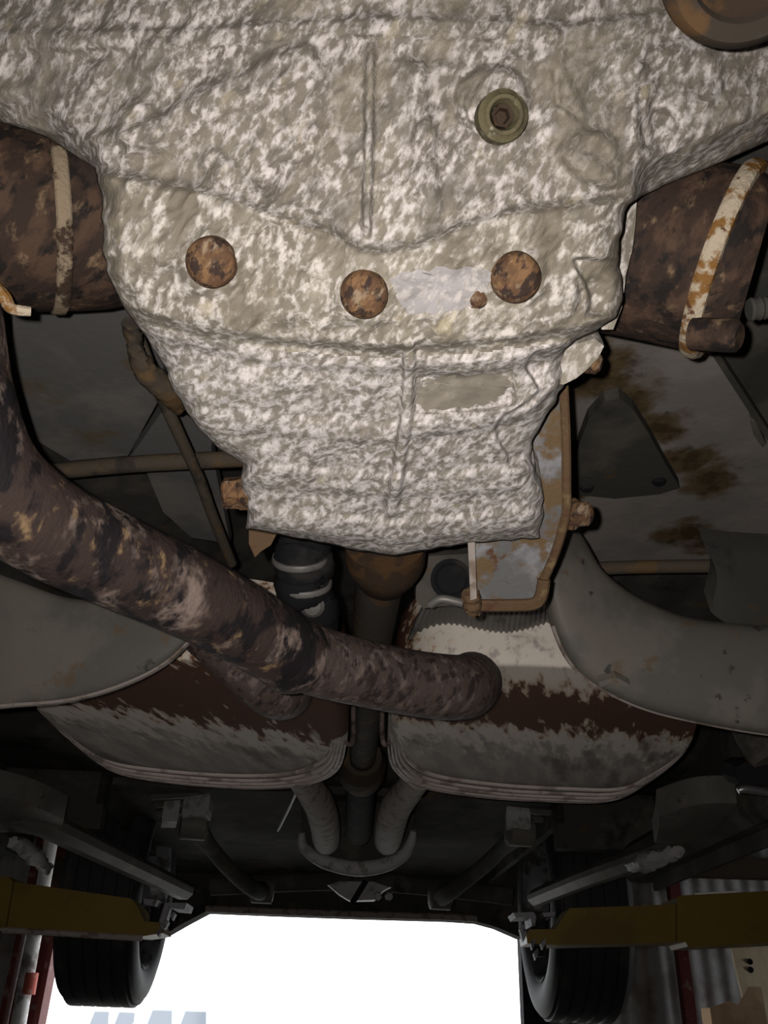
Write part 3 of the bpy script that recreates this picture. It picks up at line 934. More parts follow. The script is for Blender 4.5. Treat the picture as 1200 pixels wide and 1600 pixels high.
# joint face behind the flange on the right, and the lug below it
jf = [(980, 312), (995, 312), (993, 350), (988, 390), (978, 430), (972, 480), (958, 515), (940, 515), (950, 400)]
obj('joint_face', prism([P(x, y, 0.575) for x, y in jf], (0.0, 0.03, 0.05)), M['cast_flange'], gear, smooth=False)
lg = [(870, 545), (930, 528), (945, 540), (935, 560), (915, 580), (900, 592), (880, 602), (860, 600)]
obj('side_lug', prism([P(x, y, 0.585) for x, y in lg], (0.0, 0.02, 0.04), 0.03), M['cast_flange'], gear, smooth=False)
c = P(922, 566, 0.60)
obj('lug_bolt', lathe(c, Vector((1, -0.2, -0.4)), [(0, 0.008), (0.004, 0.008), (0.0075, 0.005), (0.008, -0.002), (0.008, -0.02), (0, -0.02)], 16), M['bolt'], gear)
c = P(372, 770, 0.66)
obj('side_bolt', lathe(c, SIDE * -1 + Vector((0, 0, -0.1)), [(0, 0.012), (0.009, 0.012), (0.012, 0.010), (0.0125, 0.0), (0.0135, -0.001), (0.0135, -0.02), (0, -0.02)], 6), M['bolt'], gear, smooth=False)
tb = [(388, 828), (432, 836), (424, 852), (408, 862), (398, 872), (388, 850)]
obj('rusted_tab', prism([P(x, y, 0.70) for x, y in tb], (0, 0.01, 0.012), 0.05), M['rust_edge'], gear, smooth=False)

# round rusted cover at the top right
c = P(1172, -66, 0.43)
n = (Vector((0, -0.15, -1)) * 0.8 - ray(1172, -66).normalized() * 0.25).normalized()
cv = thing('round_cover', 'round rusty steel cover in the top right corner', 'cover', c + Vector((0, 0, 0.03)))
R0 = 0.0425
obj('rim_ring', lathe(c, n, [(0.026, 0.0), (0.028, 0.005), (R0 * 0.86, 0.006), (R0 * 0.97, 0.002), (R0, -0.004), (R0, -0.03), (0.026, -0.03)], 48), M['shaft'], cv)
obj('centre_plate', lathe(c, n, [(0, -0.001), (0.018, -0.001), (0.022, 0.001), (0.0265, 0.001), (0.0265, -0.03), (0, -0.03)], 40), M['shaft_flange'], cv)

# ------------------------------------------------------------------ rusted exhaust canisters either side
ca = thing('catalytic_converter', 'dark rusted exhaust canister left of the transmission with a tan seam', 'exhaust', P(40, 350, 0.66))
ax0, ax1 = P(-230, 322, 0.60), P(215, 352, 0.68)
pth = [ax0.lerp(ax1, k / 10) for k in range(11)]
obj('shell', tube(pth, [0.058, 0.064, 0.067, 0.067, 0.067, 0.067, 0.066, 0.064, 0.058], n=40, sub=3), M['rust_dark'], ca)
s0 = (P(84, 342, 0.655) - ax0).dot(ax1 - ax0) / (ax1 - ax0).length_squared
sd = (ax1 - ax0)
obj('weld_seam', tube([ax0 + sd * (s0 - 0.028), ax0 + sd * (s0 - 0.02), ax0 + sd * (s0 + 0.02), ax0 + sd * (s0 + 0.03)], [0.0665, 0.0690, 0.0690, 0.0665], n=40, sub=3), M['seam_dull'], ca)
obj('end_seam', tube([ax0 + sd * 0.36, ax0 + sd * 0.375, ax0 + sd * 0.39], [0.066, 0.071, 0.066], n=40, sub=3), M['rust_dark'], ca)
obj('orange_clip', tube([P(-20, 440, 0.55), P(5, 462, 0.552), P(18, 482, 0.555), P(48, 487, 0.56)], [0.0045, 0.004, 0.003], n=8), M['seam'], ca, label='orange flaking clip')

cb = thing('catalytic_converter', 'brown rusted exhaust canister right of the transmission with a white and orange flaking seam', 'exhaust', P(1080, 400, 0.66))
ax0, ax1 = P(930, 376, 0.66), P(1215, 424, 0.62)
sd = ax1 - ax0
obj('shell', tube([ax0 + sd * (k / 8 * 0.88) for k in range(9)], [0.063, 0.065, 0.065, 0.065, 0.065, 0.065, 0.065, 0.064, 0.056], n=40, sub=3), M['rust_dark'], cb)
rc = ax0 + sd * 0.72
rax = (sd.normalized() + (CAM_R @ Vector((0, -0.12, 0.10)))).normalized()
obj('weld_seam', lathe(rc, rax, [(0.0580, -0.007), (0.0685, -0.006), (0.0705, -0.003), (0.0705, 0.003), (0.0685, 0.006), (0.0580, 0.007)], 56), M['seam'], cb, label='white and orange flaking seam ring')
obj('stub_pipe', lathe(P(1128, 524, 0.585), (P(1165, 526, 0.575) - P(1128, 524, 0.585)), [(0, 0.012), (0.008, 0.012), (0.0105, 0.010), (0.011, 0.006), (0.011, -0.02), (0, -0.02)], 20), M['rust_dark'], cb)
obj('flex_joint', tube([P(1170 + 8 * k, 484 - k, 0.60) for k in range(8)], [0.007, 0.0085] * 6, n=14, sub=2), M['under'], cb)

# ------------------------------------------------------------------ crossing exhaust pipe
cp = thing('exhaust_pipe', 'rusty crossing exhaust pipe running from the left edge to the right muffler', 'exhaust pipe', P(420, 1000, 0.82))
front = [P(-95, 480, 0.60), P(-72, 620, 0.60), P(-25, 738, 0.615), P(60, 815, 0.645), P(160, 866, 0.685), P(260, 912, 0.725), P(350, 957, 0.77), P(425, 1002, 0.81), P(455, 1022, 0.83)]
obj('pipe_run', tube(front, [0.040, 0.039, 0.038, 0.037, 0.0368, 0.0362, 0.0360, 0.0358, 0.0350], n=32, sub=10), M['pipe'], cp)
obj('sleeve_lip', tube([P(441, 1013, 0.82), P(452, 1020, 0.828), P(462, 1025, 0.834), P(471, 1029, 0.84)], [0.0357, 0.0372, 0.0368, 0.0335], n=32, sub=4), M['pipe'], cp)
rear = [P(448, 1012, 0.83), P(500, 1034, 0.855), P(570, 1052, 0.885), P(640, 1066, 0.915), P(695, 1073, 0.94), P(728, 1072, 0.975), P(738, 1064, 1.03), P(738, 1056, 1.10)]
obj('pipe_bend', tube(rear, [0.0335, 0.0335, 0.0330, 0.0335, 0.0345, 0.0345, 0.0340, 0.034], n=32, sub=8), M['pipe_rear'], cp)
st = thing('exhaust_pipe', 'short bent exhaust pipe entering the left muffler below the crossing pipe', 'exhaust pipe', P(430, 1080, 1.03))
obj('elbow', tube([P(300, 960, 0.98), P(360, 1015, 0.98), P(408, 1060, 0.99), P(436, 1078, 1.02), P(446, 1076, 1.08), P(448, 1070, 1.16)], [0.032, 0.032, 0.033, 0.0345, 0.034], n=28, sub=8), M['pipe_rear'], st)


# ------------------------------------------------------------------ mufflers
def muffler(outline, name, label, mat, hmid=0.385):
    pts = [PZ(x, y, hmid) for x, y in outline]
    loop = smooth_path(pts + [pts[0]], 8)[:-1]
    c = sum(loop, Vector()) / len(loop)
    t = thing(name, label, 'muffler', c + Vector((0, 0, 0.02)))
    n = len(loop)
    q0 = min(loop, key=lambda p: p.y)
    q = Vector((c.x, q0.y + 0.02, c.z))          # the beads crowd the rear rim

    def ring(f, dz):
        return [Vector((q.x + (p.x - q.x) * (1 - 0.36 * f), q.y + (p.y - q.y) * (1 - f), q.z + dz)) for p in loop]
    prof = [(0.10, 0.085), (0.04, 0.080), (0.008, 0.06), (0.0, 0.03), (0.0, 0.004), (0.004, -0.001), (0.012, -0.004), (0.03, -0.007), (0.06, -0.011), (0.10, -0.015), (0.15, -0.018), (0.19, -0.020), (0.24, -0.021), (0.32, -0.022), (0.45, -0.0225), (0.65, -0.0225), (0.85, -0.0225)]
    rings = [ring(a, b) for a, b in prof]
    V = [p for r in rings for p in r]
    Fc = []
    for k in range(len(rings) - 1):
        for j in range(n):
            Fc.append((k * n + j, k * n + (j + 1) % n, (k + 1) * n + (j + 1) % n, (k + 1) * n + j))
    Fc.append(tuple(range((len(rings) - 1) * n, len(rings) * n)))
    Fc.append(tuple(reversed(range(n))))
    obj('muffler_shell', (V, Fc), mat, t, angle=50)
    for f in (0.012, 0.075, 0.130, 0.185, 0.240):
        dz = float(np.interp(f, [0, 0.004, 0.012, 0.03, 0.06, 0.10, 0.15, 0.19, 0.24], [0.0, -0.001, -0.004, -0.007, -0.011, -0.015, -0.018, -0.020, -0.021]))
        pr_ = ring(f, dz)
        ymid = q.y + 0.42 * (max(p.y for p in loop) - q.y)
        k0 = [k for k in range(n) if pr_[k].y > ymid and pr_[k - 1].y <= ymid]
        k0 = k0[0] if k0 else 0
        arc = []
        for k in range(n):
            p = pr_[(k0 + k) % n]
            if p.y <= ymid:
                break
            arc.append(p)
        if len(arc) > 3:
            m_ = len(arc)
            rad_ = [0.0052 * min(1, 4 * k / m_ + 0.05, 4 * (m_ - 1 - k) / m_ + 0.05) for k in range(m_)]
            sec = [(math.cos(2 * math.pi * k / 8), math.sin(2 * math.pi * k / 8)) for k in range(8)]
            obj('pressed_bead', sweep(arc, sec, rad_), M['bead'], t, angle=60)
    return t


M['bead'] = weathered('pinkish_bead_steel', (0.46, 0.39, 0.37), [dict(c=(0.22, 0.18, 0.165), s=20, lo=0.48, hi=0.62)], rough=0.6)


def muffler_mat(name, y0, y1, dr=(0.0, 1.0, 0.0), j1=0.16):
    return weathered(name, (0.31, 0.275, 0.255), [
        dict(c=(0.40, 0.36, 0.33), s=34, lo=0.45, hi=0.62, d=6),
        dict(c=(0.17, 0.155, 0.14), s=10, lo=0.50, hi=0.64, off=14),
        dict(c=(0.62, 0.565, 0.50), s=60, d=6, lo=0, hi=1, band=(dr, y0 - 0.12, y1 + 0.10, 0.04, 0.55), amt=0.85),
        dict(c=(0.36, 0.20, 0.085), s=60, d=6, lo=0, hi=1, band=(dr, y0 - 0.02, y1 + 0.016, 0.02, j1), amt=0.6, off=12.4),
        dict(c=(0.095, 0.045, 0.028), s=60, d=6, lo=0, hi=1, band=(dr, y0, y1, 0.014, j1), off=12.4),
        dict(c=(0.06, 0.030, 0.022), s=16, lo=0.55, hi=0.68, amt=0.5, off=33),
    ], rough=0.85, bump=[(90, 0.3, 0.002)], stretch=((0, 0, math.radians(-14)), (1.0, 4.5, 1.0)), spec=0.06)


ML = muffler([(62, 1102), (110, 1148), (185, 1202), (280, 1220), (400, 1228), (478, 1222), (525, 1200), (541, 1160), (545, 1115), (535, 1060), (490, 1025), (300, 1000), (150, 1035), (85, 1068)],
             'muffler', 'wide flat rusty muffler left of the drive shaft', muffler_mat('rust_banded_muffler_left', 1.08, 1.335, (-0.40, 1, 0), 0.42))
MR = muffler([(607, 1120), (606, 1165), (618, 1200), (660, 1226), (760, 1242), (860, 1248), (945, 1248), (1000, 1222), (1055, 1180), (1078, 1140), (1070, 1090), (1000, 1035), (880, 1012), (700, 1012), (625, 1050)],
             'muffler', 'wide flat rusty muffler right of the drive shaft', muffler_mat('rust_banded_muffler_right', 1.03, 1.19, (-0.12, 1, 0), 0.30))
for (mx, tt, sgn) in ((552, ML, -1), (597, MR, 1)):
    obj('hanger_rod', tube([P(mx, 1085, 1.17), P(mx, 1120, 1.17), P(mx, 1150, 1.18), P(mx + sgn * 4, 1163, 1.185), P(mx + sgn * 12, 1160, 1.19)], 0.0032, n=8), M['pipe_rear'], tt)

# tail pipes behind the mufflers
for (pp, lb) in (([(462, 1205), (480, 1228), (498, 1255), (507, 1285), (510, 1312), (512, 1318)], 'pale tail pipe behind the left muffler'),
                 ([(655, 1212), (640, 1232), (620, 1258), (611, 1285), (606, 1312), (604, 1318)], 'pale tail pipe behind the right muffler')):
    hs = [0.40, 0.40, 0.395, 0.39, 0.40, 0.47]
    pts = [PZ(x, y, h) for (x, y), h in zip(pp, hs)]
    t = thing('tail_pipe', lb, 'exhaust pipe', pts[2])
    obj('bent_pipe', tube(pts, [0.026, 0.028, 0.033, 0.034, 0.034, 0.034], n=20), M['lit_rim_dirt'], t)
t = thing('support_wire', 'thin pale wire hanging behind the left muffler', 'wire', PZ(450, 1270, 0.42))
obj('strand', tube([PZ(470, 1222, 0.41), PZ(452, 1262, 0.415), PZ(434, 1298, 0.42)], 0.0035, n=8), M['alu'], t)

# ------------------------------------------------------------------ drive shaft
ds = thing('drive_shaft', 'brown drive shaft running rearward from the transmission between the mufflers', 'drive shaft', P(590, 940, 0.95))
s_a, s_b = P(601, 855, 0.80), P(580, 1010, 1.12)
s_c = PZ(566, 1190, 0.43); s_d = PZ(560, 1300, 0.40)
obj('flange_cup', tube([P(602, 845, 0.775), P(602, 872, 0.79), P(600, 888, 0.805), P(598, 900, 0.82)], [0.036, 0.036, 0.030, 0.024], n=28, sub=4), M['shaft_flange'], ds)
obj('shaft_tube', tube([s_a, s_b, s_b.lerp(s_c, 0.5), s_c], [0.0245, 0.0245, 0.0245, 0.0245], n=24), M['shaft'], ds)
obj('centre_joint', tube([s_c.lerp(s_d, -0.05), s_c.lerp(s_d, 0.02), s_c.lerp(s_d, 0.12), s_c.lerp(s_d, 0.2)], [0.036, 0.046, 0.046, 0.036], n=24), M['shaft'], ds)
obj('shaft_tube', tube([s_c, s_d], 0.032, n=24), M['black'], ds)

# ------------------------------------------------------------------ pressed steel arms (subframe) left and right
ar = thing('subframe_arm', 'broad curved grey pressed steel member on the right, below the floor', 'subframe', P(1000, 1010, 0.95))
inner = [P(893, 812, 0.98), P(915, 845, 0.975), P(945, 893, 0.97), (P(1000, 934, 0.965)), P(1070, 963, 0.96), P(1140, 973, 0.955), P(1250, 978, 0.95), P(1450, 960, 0.94)]
outer = [P(855, 840, 0.93), P(853, 905, 0.925), P(868, 980, 0.92), P(905, 1048, 0.915), P(985, 1098, 0.915), P(1090, 1128, 0.915), P(1250, 1152, 0.915), P(1450, 1150, 0.915)]
obj('arm_shell', strip(inner, outer, (0.0, 0.022, 0.008), 0.020, 18), M['arm_grey'], ar, angle=60)
obj('edge_flange', sweep(smooth_path([p + Vector((0, 0.004, 0.004)) for p in outer[2:]], 8), rect_section(0.010, 0.006, 0.002)), M['lit_rim_dirt'], ar)  # paler than the arm: the edge highlight is in the colour
obj('weld_tab', prism([P(x, y, 0.900) for x, y in ((935, 1066), (962, 1058), (985, 1070), (984, 1076), (960, 1066), (938, 1074))], (0, 0.006, 0.012)), M['arm_grey'], ar, smooth=False)
obj('support_leg', strip([P(1110, 955, 1.02), P(1120, 900, 1.03), P(1100, 850, 1.05)], [P(1165, 985, 1.0), P(1240, 960, 1.02), P(1240, 860, 1.05)], (0, 0.01, 0.03), 0.006), M['under'], ar)
al = thing('subframe_arm', 'broad grey pressed steel plate with a curved rim on the left, under the pipe', 'subframe', P(120, 1020, 0.95))
innr = [P(-260, 850, 0.96), P(-60, 880, 0.97), P(20, 905, 0.965), P(110, 935, 0.96), P(200, 935, 0.96), P(280, 930, 0.96), P(325, 945, 0.955)]
outr = [P(-260, 1090, 0.92), P(-60, 1105, 0.93), P(30, 1101, 0.93), P(110, 1093, 0.93), P(190, 1070, 0.93), P(260, 1033, 0.935), P(318, 975, 0.945)]
obj('arm_shell', strip(innr, outr, (0.0, 0.020, 0.006), 0.010, 18), M['arm_grey'], al, angle=60)
obj('edge_flange', sweep(smooth_path([p + Vector((0, 0.003, 0.002)) for p in outr], 8), rect_section(0.009, 0.006, 0.002)), M['lit_rim_dirt'], al)  # lit lower rim, painted by a paler steel

# ------------------------------------------------------------------ transmission mount bracket (right)
mb = thing('mount_bracket', 'blue-grey rust-edged steel bracket beside the transmission tail', 'bracket', P(830, 880, 0.70))
pl_ = [(880, 600), (884, 700), (884, 800), (868, 850), (845, 840), (838, 800), (812, 760), (815, 700), (845, 640)]
obj('side_plate', prism([P(x, y, 0.66 + (y - 600) * 0.00016) for x, y in pl_], (0.0, 0.006, 0.004)), M['steel_bracket'], mb, smooth=False)
lo = [(735, 845), (870, 838), (868, 860), (850, 905), (846, 930), (832, 944), (752, 945), (738, 930)]
obj('base_web', prism([P(x, y, 0.705 + (y - 840) * 0.00015) for x, y in lo], (0.0, 0.006, 0.004)), M['steel_bracket'], mb, smooth=False)
obj('rusted_lip', sweep(smooth_path([P(880, 595, 0.655), P(884, 680, 0.665), P(885, 760, 0.675), P(884, 805, 0.685), P(868, 862, 0.70), P(850, 905, 0.71)], 6), rect_section(0.007, 0.005, 0.0015)), M['rust_edge'], mb)
obj('folded_lip', sweep(smooth_path([P(850, 905, 0.708), P(845, 932, 0.712), P(832, 944, 0.714), P(790, 946, 0.714), P(748, 946, 0.714)], 6), rect_section(0.010, 0.007, 0.002)), M['rust_edge'], mb)
obj('flange_plate', prism([P(x, y, 0.69) for x, y in ((731, 846), (742, 846), (745, 935), (735, 938))], (0.0, 0.006, 0.02)), M['lit_rim_dirt'], mb, smooth=False)
obj('rusted_foot', tube([P(735, 925, 0.70), P(738, 945, 0.705), P(740, 960, 0.71)], [0.007, 0.008, 0.004], n=10, rnd=0.001), M['rust_edge'], mb)
obj('bracket_bolt', lathe(P(897, 803, 0.70), (P(930, 803, 0.685) - P(897, 803, 0.70)), [(0, 0.014), (0.006, 0.014), (0.0095, 0.012), (0.010, 0.006), (0.010, 0.0), (0.013, -0.001), (0.013, -0.006), (0.007, -0.007), (0.007, -0.025), (0, -0.025)], 20), M['bolt'], mb, label='round rusted bolt head')

# crumpled linkage boot left of the shaft and grey box bracket to its right
bt = thing('linkage_boot', 'grey crumpled rubber boot left of the drive shaft under the transmission tail', 'boot', P(480, 910, 0.88))
obj('bellows', tube([P(470, 830, 0.86), P(472, 850, 0.86), P(468, 868, 0.86), P(478, 890, 0.87), P(470, 908, 0.87), P(484, 928, 0.88), P(492, 950, 0.89), P(500, 985, 0.92)], [0.022, 0.030, 0.024, 0.031, 0.023, 0.029, 0.022, 0.024, 0.018], n=24, sub=6, rnd=0.0012), M['black'], bt)
for (cx_, cy_, ct_, rr_) in ((470, 872, 0.86, 0.0275), (476, 912, 0.87, 0.0265)):
    c = P(cx_, cy_, ct_)
    axb = (P(474, 930, 0.88) - P(470, 850, 0.86)).normalized()
    obj('clamp', lathe(c, axb, [(rr_ - 0.006, -0.003), (rr_, -0.003), (rr_ + 0.001, 0), (rr_, 0.003), (rr_ - 0.006, 0.003)], 24), M['foil'], bt)
obj('end_cap', lathe(P(488, 946, 0.865), ray(488, 942) * -1 + Vector((0, 0, -0.5)), [(0, 0.006), (0.008, 0.006), (0.012, 0.002), (0.012, -0.015), (0, -0.015)], 16), M['foil'], bt)
gk = thing('box_bracket', 'dark grey box bracket right of the drive shaft behind the mount bracket', 'bracket', P(690, 905, 0.92))
obj('bracket_shell', prism([P(x, y, 0.90) for x, y in ((650, 868), (745, 862), (748, 945), (690, 948), (660, 952), (648, 938))], (0, 0.05, 0.05), 0.04), M['under'], gk, smooth=False)
obj('bracket_hole_disc', lathe(P(705, 905, 0.896), ray(705, 905) * -1, [(0, 0.001), (0.014, 0.001), (0.017, 0.004), (0.021, 0.003), (0.021, -0.006), (0, -0.006)], 24), M['black'], gk)  # shell is solid here; the hole's darkness is only black colour
obj('lip', tube([P(672, 945, 0.885), P(690, 936, 0.88), P(720, 942, 0.88), P(740, 948, 0.885)], 0.0045, n=10), M['foil'], gk)

# ribbed heat shield above the right muffler
hsG = []
c00, c01, c10, c11 = P(668, 935, 0.99), P(900, 925, 0.99), P(632, 1025, 1.12), P(905, 1030, 1.10)
for i in range(12):
    row = []
    for j in range(121):
        u, v = j / 120, i / 11
        p = c00.lerp(c01, u).lerp(c10.lerp(c11, u), v)
        row.append(p + Vector((0, 0, 0.0016 * math.sin(u * 2 * math.pi * 30) + 0.01 * math.sin(u * 7 + v * 2))))
    hsG.append(row)
hs = thing('heat_shield', 'finely ribbed grey heat shield above the right muffler', 'heat shield', P(760, 980, 1.06))
obj('ribbed_sheet', grid_solid(hsG, (0, 0.001, 0.004)), M['foil'], hs, angle=80)
obj('folded_edge', tube([c00 + Vector((0, 0, -0.004)), c00.lerp(c01, 0.35) + Vector((0, 0, -0.004))], 0.007, n=10), M['alu'], hs)

# ------------------------------------------------------------------ rear suspension, differential
hp = thing('crossmember_hoop', 'curved crossmember hoop, coloured pale as if lit, low in the middle between the tail pipes', 'crossmember', PZ(560, 1355, 0.35))
hpts = [(472, 1300), (474, 1322), (498, 1342), (530, 1353), (565, 1357), (602, 1351), (630, 1336), (641, 1318), (646, 1298)]
obj('pale_lit_hoop', tube([P(x, y, 2.35) for x, y in hpts], [0.008, 0.014, 0.017, 0.019, 0.020, 0.019, 0.017, 0.014, 0.008], n=14), M['alu'], hp)  # pale colour stands in for light on the lip facing the lens
obj('drum', prism([P(x, y, 2.40) for x, y in ((466, 1240), (650, 1240), (650, 1310), (630, 1340), (600, 1354), (530, 1356), (495, 1345), (470, 1318))], (0, 0.35, 0.05), 0.03), M['under'], hp, smooth=False)
df = thing('differential', 'pale ribbed differential casing low in the centre above the bumper', 'differential', P(555, 1390, 2.8))
dpx = [(510, 1382), (530, 1376), (585, 1377), (612, 1386), (600, 1392), (585, 1407), (545, 1408), (528, 1398)]
obj('casing', prism([P(x, y, 2.75) for x, y in dpx], (0, 0.22, 0.02), 0.06), M['alu'], df, smooth=False)
obj('breather_hose', tube([P(572, 1376, 2.72), P(562, 1392, 2.71), P(551, 1410, 2.72)], 0.009, n=8), M['black'], df)
for bx in (590, 608):
    obj('casing_bolt', lathe(P(bx, 1400, 2.74), (0, -1, -0.3), [(0, 0.012), (0.012, 0.012), (0.014, 0), (0, -0.03)], 6), M['alu'], df, smooth=False)
for (pts, lb) in (([(303, 1290), (330, 1325), (362, 1362), (395, 1388), (410, 1392)], 'forged suspension link on the left, leading down to the bumper'),
                  ([(812, 1300), (785, 1325), (750, 1358), (705, 1392), (688, 1402)], 'forged suspension link on the right, leading down to the bumper')):
    q = [P(x, y, 2.2 + 0.13 * k) for k, (x, y) in enumerate(pts)]
    t = thing('suspension_link', lb, 'suspension', q[2])
    obj('link_bar', tube(q, [0.030, 0.020, 0.020, 0.024, 0.03], n=14), M['under'], t)
    obj('bushing', lathe(q[-1], (1, 0.2, 0), [(0, -0.035), (0.022, -0.035), (0.036, -0.03), (0.036, 0.03), (0.022, 0.035), (0, 0.035)], 18), M['arm_grey'], t)
    obj('bushing', lathe(q[0], (1, 0.2, 0), [(0, -0.035), (0.02, -0.035), (0.034, -0.03), (0.034, 0.03), (0.02, 0.035), (0, 0.035)], 18), M['arm_grey'], t)
ax_l, ax_r = P(330, 1385, 2.85), P(800, 1400, 2.85)
t = thing('solid_axle', 'dark rear axle tube running between the two rear tyres', 'axle', ax_l.lerp(ax_r, 0.5))
obj('axle_tube', tube([ax_l, ax_l.lerp(ax_r, 0.5) + Vector((0, 0, 0.03)), ax_r], [0.028, 0.03, 0.028], n=16), M['under'], t)

# dark bracket with a bright tip at the right edge
sb = thing('guard_bracket', 'black bracket with a shiny steel tip at the right edge', 'bracket', P(1185, 1210, 1.3))
obj('block', prism([P(x, y, 1.28) for x, y in ((1150, 1198), (1165, 1190), (1240, 1190), (1240, 1228), (1155, 1228), (1148, 1215))], (0, 0.05, 0.02), 0.04), M['black'], sb, smooth=False)
obj('steel_tip', tube([P(1153, 1236, 1.26), P(1165, 1233, 1.26), P(1200, 1238, 1.26), P(1240, 1244, 1.26)], [0.004, 0.006, 0.006, 0.006], n=12), M['steel'], sb, label='shiny steel tip')
obj('stub', lathe(P(1185, 1165, 1.3), (0.2, -0.3, -1), [(0, 0.03), (0.02, 0.03), (0.026, 0.024), (0.026, -0.04), (0, -0.04)], 18), M['under'], sb)


# ------------------------------------------------------------------ rear wheels
def wheel(c, yaw, label):
    axd = Vector((math.cos(yaw), math.sin(yaw), 0))     # pointing to the car's middle
    t = thing('wheel_and_tyre_assembly', label, 'wheel', c - Vector((0, 0, 0.325)))
    R, Wd = 0.325, 0.225
    h = Wd / 2
    tp = [(0.215, -h * 0.86), (0.235, -h * 0.98), (0.275, -h * 1.04), (0.305, -h * 0.97), (0.318, -h * 0.84)]
    for k in range(5):
        a0 = -h * 0.80 + k * h * 0.34
        tp += [(R, a0), (R, a0 + h * 0.24), (R - 0.007, a0 + h * 0.25), (R - 0.007, a0 + h * 0.33)]
    tp += [(0.318, h * 0.86), (0.305, h * 0.97), (0.275, h * 1.04), (0.235, h * 0.98), (0.215, h * 0.86)]
    obj('tyre', lathe(c, axd, tp, 64), M['rubber'], t)
    rp = [(0.222, h * 0.96), (0.214, h * 0.92), (0.205, h * 0.80), (0.196, h * 0.4), (0.190, -h * 0.3), (0.202, -h * 0.75), (0.222, -h * 0.96), (0.210, -h * 0.70), (0.200, -h * 0.3), (0.204, h * 0.4), (0.213, h * 0.8), (0.222, h * 0.96)]
    rim = obj('rim', lathe(c, axd, rp, 56), M['rim'], t)
    up = Vector((0, 0, 1)); fw = axd.cross(up)
    for k in range(5):
        th = 2 * math.pi * k / 5 + 0.5
        d = up * math.cos(th) + fw * math.sin(th)
        obj('spoke', sweep([c - axd * h * 0.45 + d * 0.05, c - axd * h * 0.55 + d * 0.13, c - axd * h * 0.5 + d * 0.2], rect_section(0.055, 0.026, 0.006)), M['rim'], rim)
    obj('brake_disc', lathe(c + axd * h * 0.25, axd, [(0, -0.012), (0.135, -0.012), (0.135, 0.012), (0.06, 0.012), (0.055, 0.05), (0.0, 0.05)], 40), M['black'], t)
    return t


wl = PY(174, 1460, 2.95); wr = PY(899, 1480, 2.95)
lz = PY(170, 1573, 2.75).z + 0.325
rz = PY(915, 1598, 2.75).z + 0.325
wheel(Vector((wl.x, 2.98, lz)), math.atan2(-0.045, 1) * -1 * 0 + 0.045, 'black rear tyre on the left, behind the yellow lift arm')
wheel(Vector((wr.x, 2.98, rz)), math.pi + 0.02, 'black rear tyre on the right with its rim showing, behind the yellow lift arm')


# ------------------------------------------------------------------ two-post lift: on each side column, carriage, arm and pad
YA = 2.15


def arm_poly(t, name, pts, y0, depth, mat):
    return obj(name, prism([PY(x, y, y0) for x, y in pts], (0, depth, 0.0), 0.0), mat, t, smooth=False)


def lift_side(s, label):
    lx = PY(-330 if s < 0 else 1520, 1400, YA).x + s * 0.10
    t = thing('car_lift', label, 'car lift', (lx, YA, 0))
    cs = obj('column', slab(lx + s * 0.10 - 0.01, lx + s * 0.10 + 0.01, YA - 0.14, YA + 0.14, 0, 3.4), M['yellow'], t, smooth=False)
    for yy in (-0.14, 0.12):
        obj('column_flange', slab(lx - 0.10, lx + 0.10, YA + yy, YA + yy + 0.02, 0, 3.4), M['yellow'], cs, smooth=False)
    obj('base_plate', slab(lx - 0.22, lx + 0.22, YA - 0.25, YA + 0.25, 0, 0.02), M['yellow'], t, smooth=False)
    obj('carriage', slab(lx - 0.09, lx + 0.07, YA - 0.115, YA + 0.115, CAM_Z - 0.3, CAM_Z + 0.6), M['black'], t, smooth=False)
    return t


def plate(name, parent, pts, y0, d, mat):
    return obj(name, prism([PY(x, y, y0) for x, y in pts], (0, d, 0.0)), mat, parent, smooth=False)


la = lift_side(-1, 'mustard yellow car lift whose arm comes in from the left edge')
beam = arm_poly(la, 'arm_beam', [(-60, 1362), (25, 1378), (205, 1404), (216, 1418), (226, 1440), (248, 1441), (254, 1458), (222, 1463), (20, 1450), (-60, 1444)], YA, 0.10, M['yellow'])
arm_poly(la, 'arm_sleeve', [(-330, 1330), (14, 1370), (20, 1378), (8, 1450), (-330, 1425)], YA - 0.012, 0.124, M['yellow'])
obj('pale_edge', sweep([PY(5, 1453, YA - 0.006), PY(222, 1466, YA - 0.006)], rect_section(0.012, 0.012, 0.003)), M['lit_rim_dirt'], beam)  # pale strip along the lower edge of the arm
pad = plate('lift_pad', la, ((262, 1410), (292, 1411), (288, 1421), (267, 1419)), YA - 0.01, 0.09, M['pad_steel'])
pad['label'] = 'bright steel fork pad'
plate('pad_plate', pad, ((224, 1404), (246, 1406), (242, 1416), (226, 1413)), YA - 0.01, 0.09, M['pad_steel'])
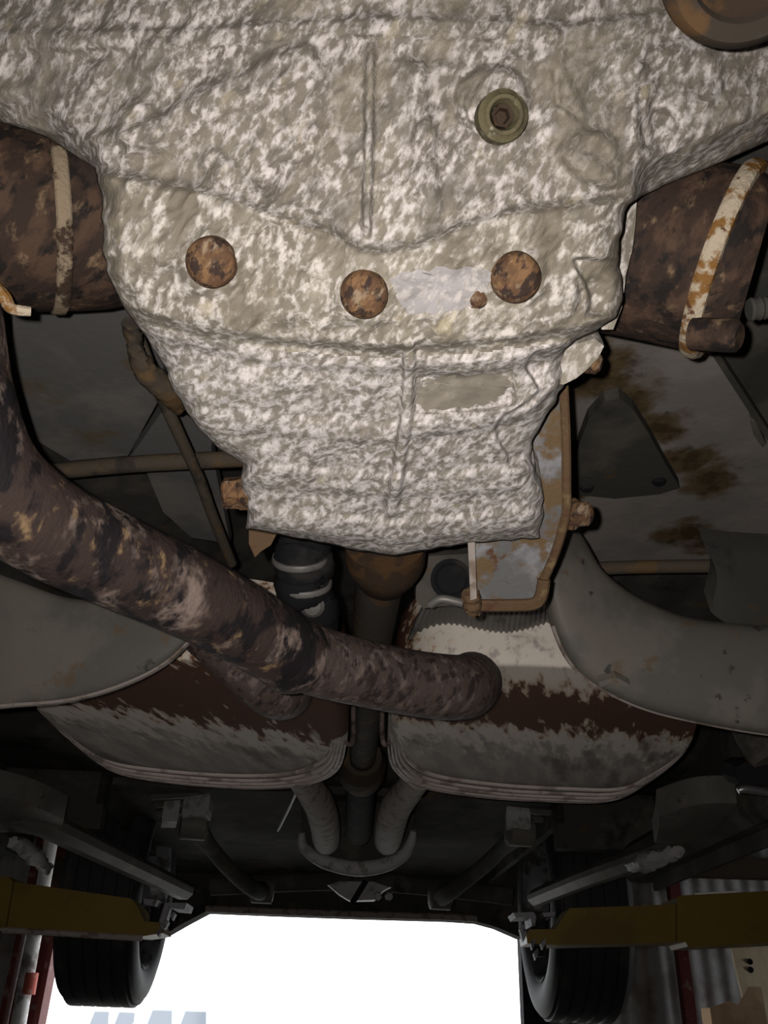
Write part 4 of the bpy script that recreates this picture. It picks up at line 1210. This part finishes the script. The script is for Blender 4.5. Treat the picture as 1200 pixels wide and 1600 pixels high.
obj('pad_post', sweep([PY(264, 1412, YA + 0.02), PY(258, 1432, YA + 0.02), PY(252, 1452, YA + 0.02)], rect_section(0.016, 0.03, 0.003)), M['pad_steel'], pad)
obj('pad_screw', tube([PY(248, 1412, YA + 0.05), PY(244, 1448, YA + 0.05)], 0.016, n=16), M['black'], pad)
for k in range(3):
    plate('pad_tooth', pad, ((244 + 11 * k, 1458 - 13 * k), (249 + 11 * k, 1450 - 13 * k), (252 + 11 * k, 1454 - 13 * k), (247 + 11 * k, 1464 - 13 * k)), YA - 0.004, 0.02, M['pad_steel'])

ra = lift_side(1, 'mustard yellow car lift whose arm comes in from the right edge')
beam = arm_poly(ra, 'arm_beam', [(890, 1419), (1080, 1412), (1080, 1472), (1000, 1474), (873, 1477), (824, 1474), (822, 1462), (828, 1452), (868, 1452)], YA, 0.10, M['yellow'])
arm_poly(ra, 'arm_sleeve', [(1058, 1402), (1066, 1399), (1520, 1375), (1520, 1455), (1205, 1473), (1095, 1479), (1075, 1479), (1071, 1472), (1058, 1472)], YA - 0.012, 0.124, M['yellow'])
obj('pale_edge', sweep([PY(1085, 1398, YA - 0.006), PY(1150, 1394, YA - 0.006)], rect_section(0.008, 0.006, 0.002)), M['pole'], beam)  # short pale strip on the upper edge of the arm
pad = plate('lift_pad', ra, ((802, 1426), (834, 1425), (838, 1432), (836, 1447), (831, 1447), (829, 1433), (806, 1434)), YA - 0.02, 0.09, M['pad_steel'])
pad['label'] = 'bright steel fork pad'
plate('pad_plate', pad, ((848, 1426), (868, 1425), (866, 1431), (850, 1433)), YA - 0.02, 0.09, M['pad_steel'])
obj('pad_screw', tube([PY(842, 1425, YA + 0.05), PY(842, 1495, YA + 0.05)], 0.017, n=16), M['black'], pad)
for (x, y) in ((815, 1462), (829, 1474), (845, 1474), (834, 1490), (812, 1452)):
    plate('pad_tooth', pad, [(x + a, y + b) for a, b in ((0, 0), (6, -8), (8, -2), (3, 10))], YA - 0.015, 0.02, M['pad_steel'])

for o in bpy.data.objects:
    if '_base' in o:
        del o['_base']
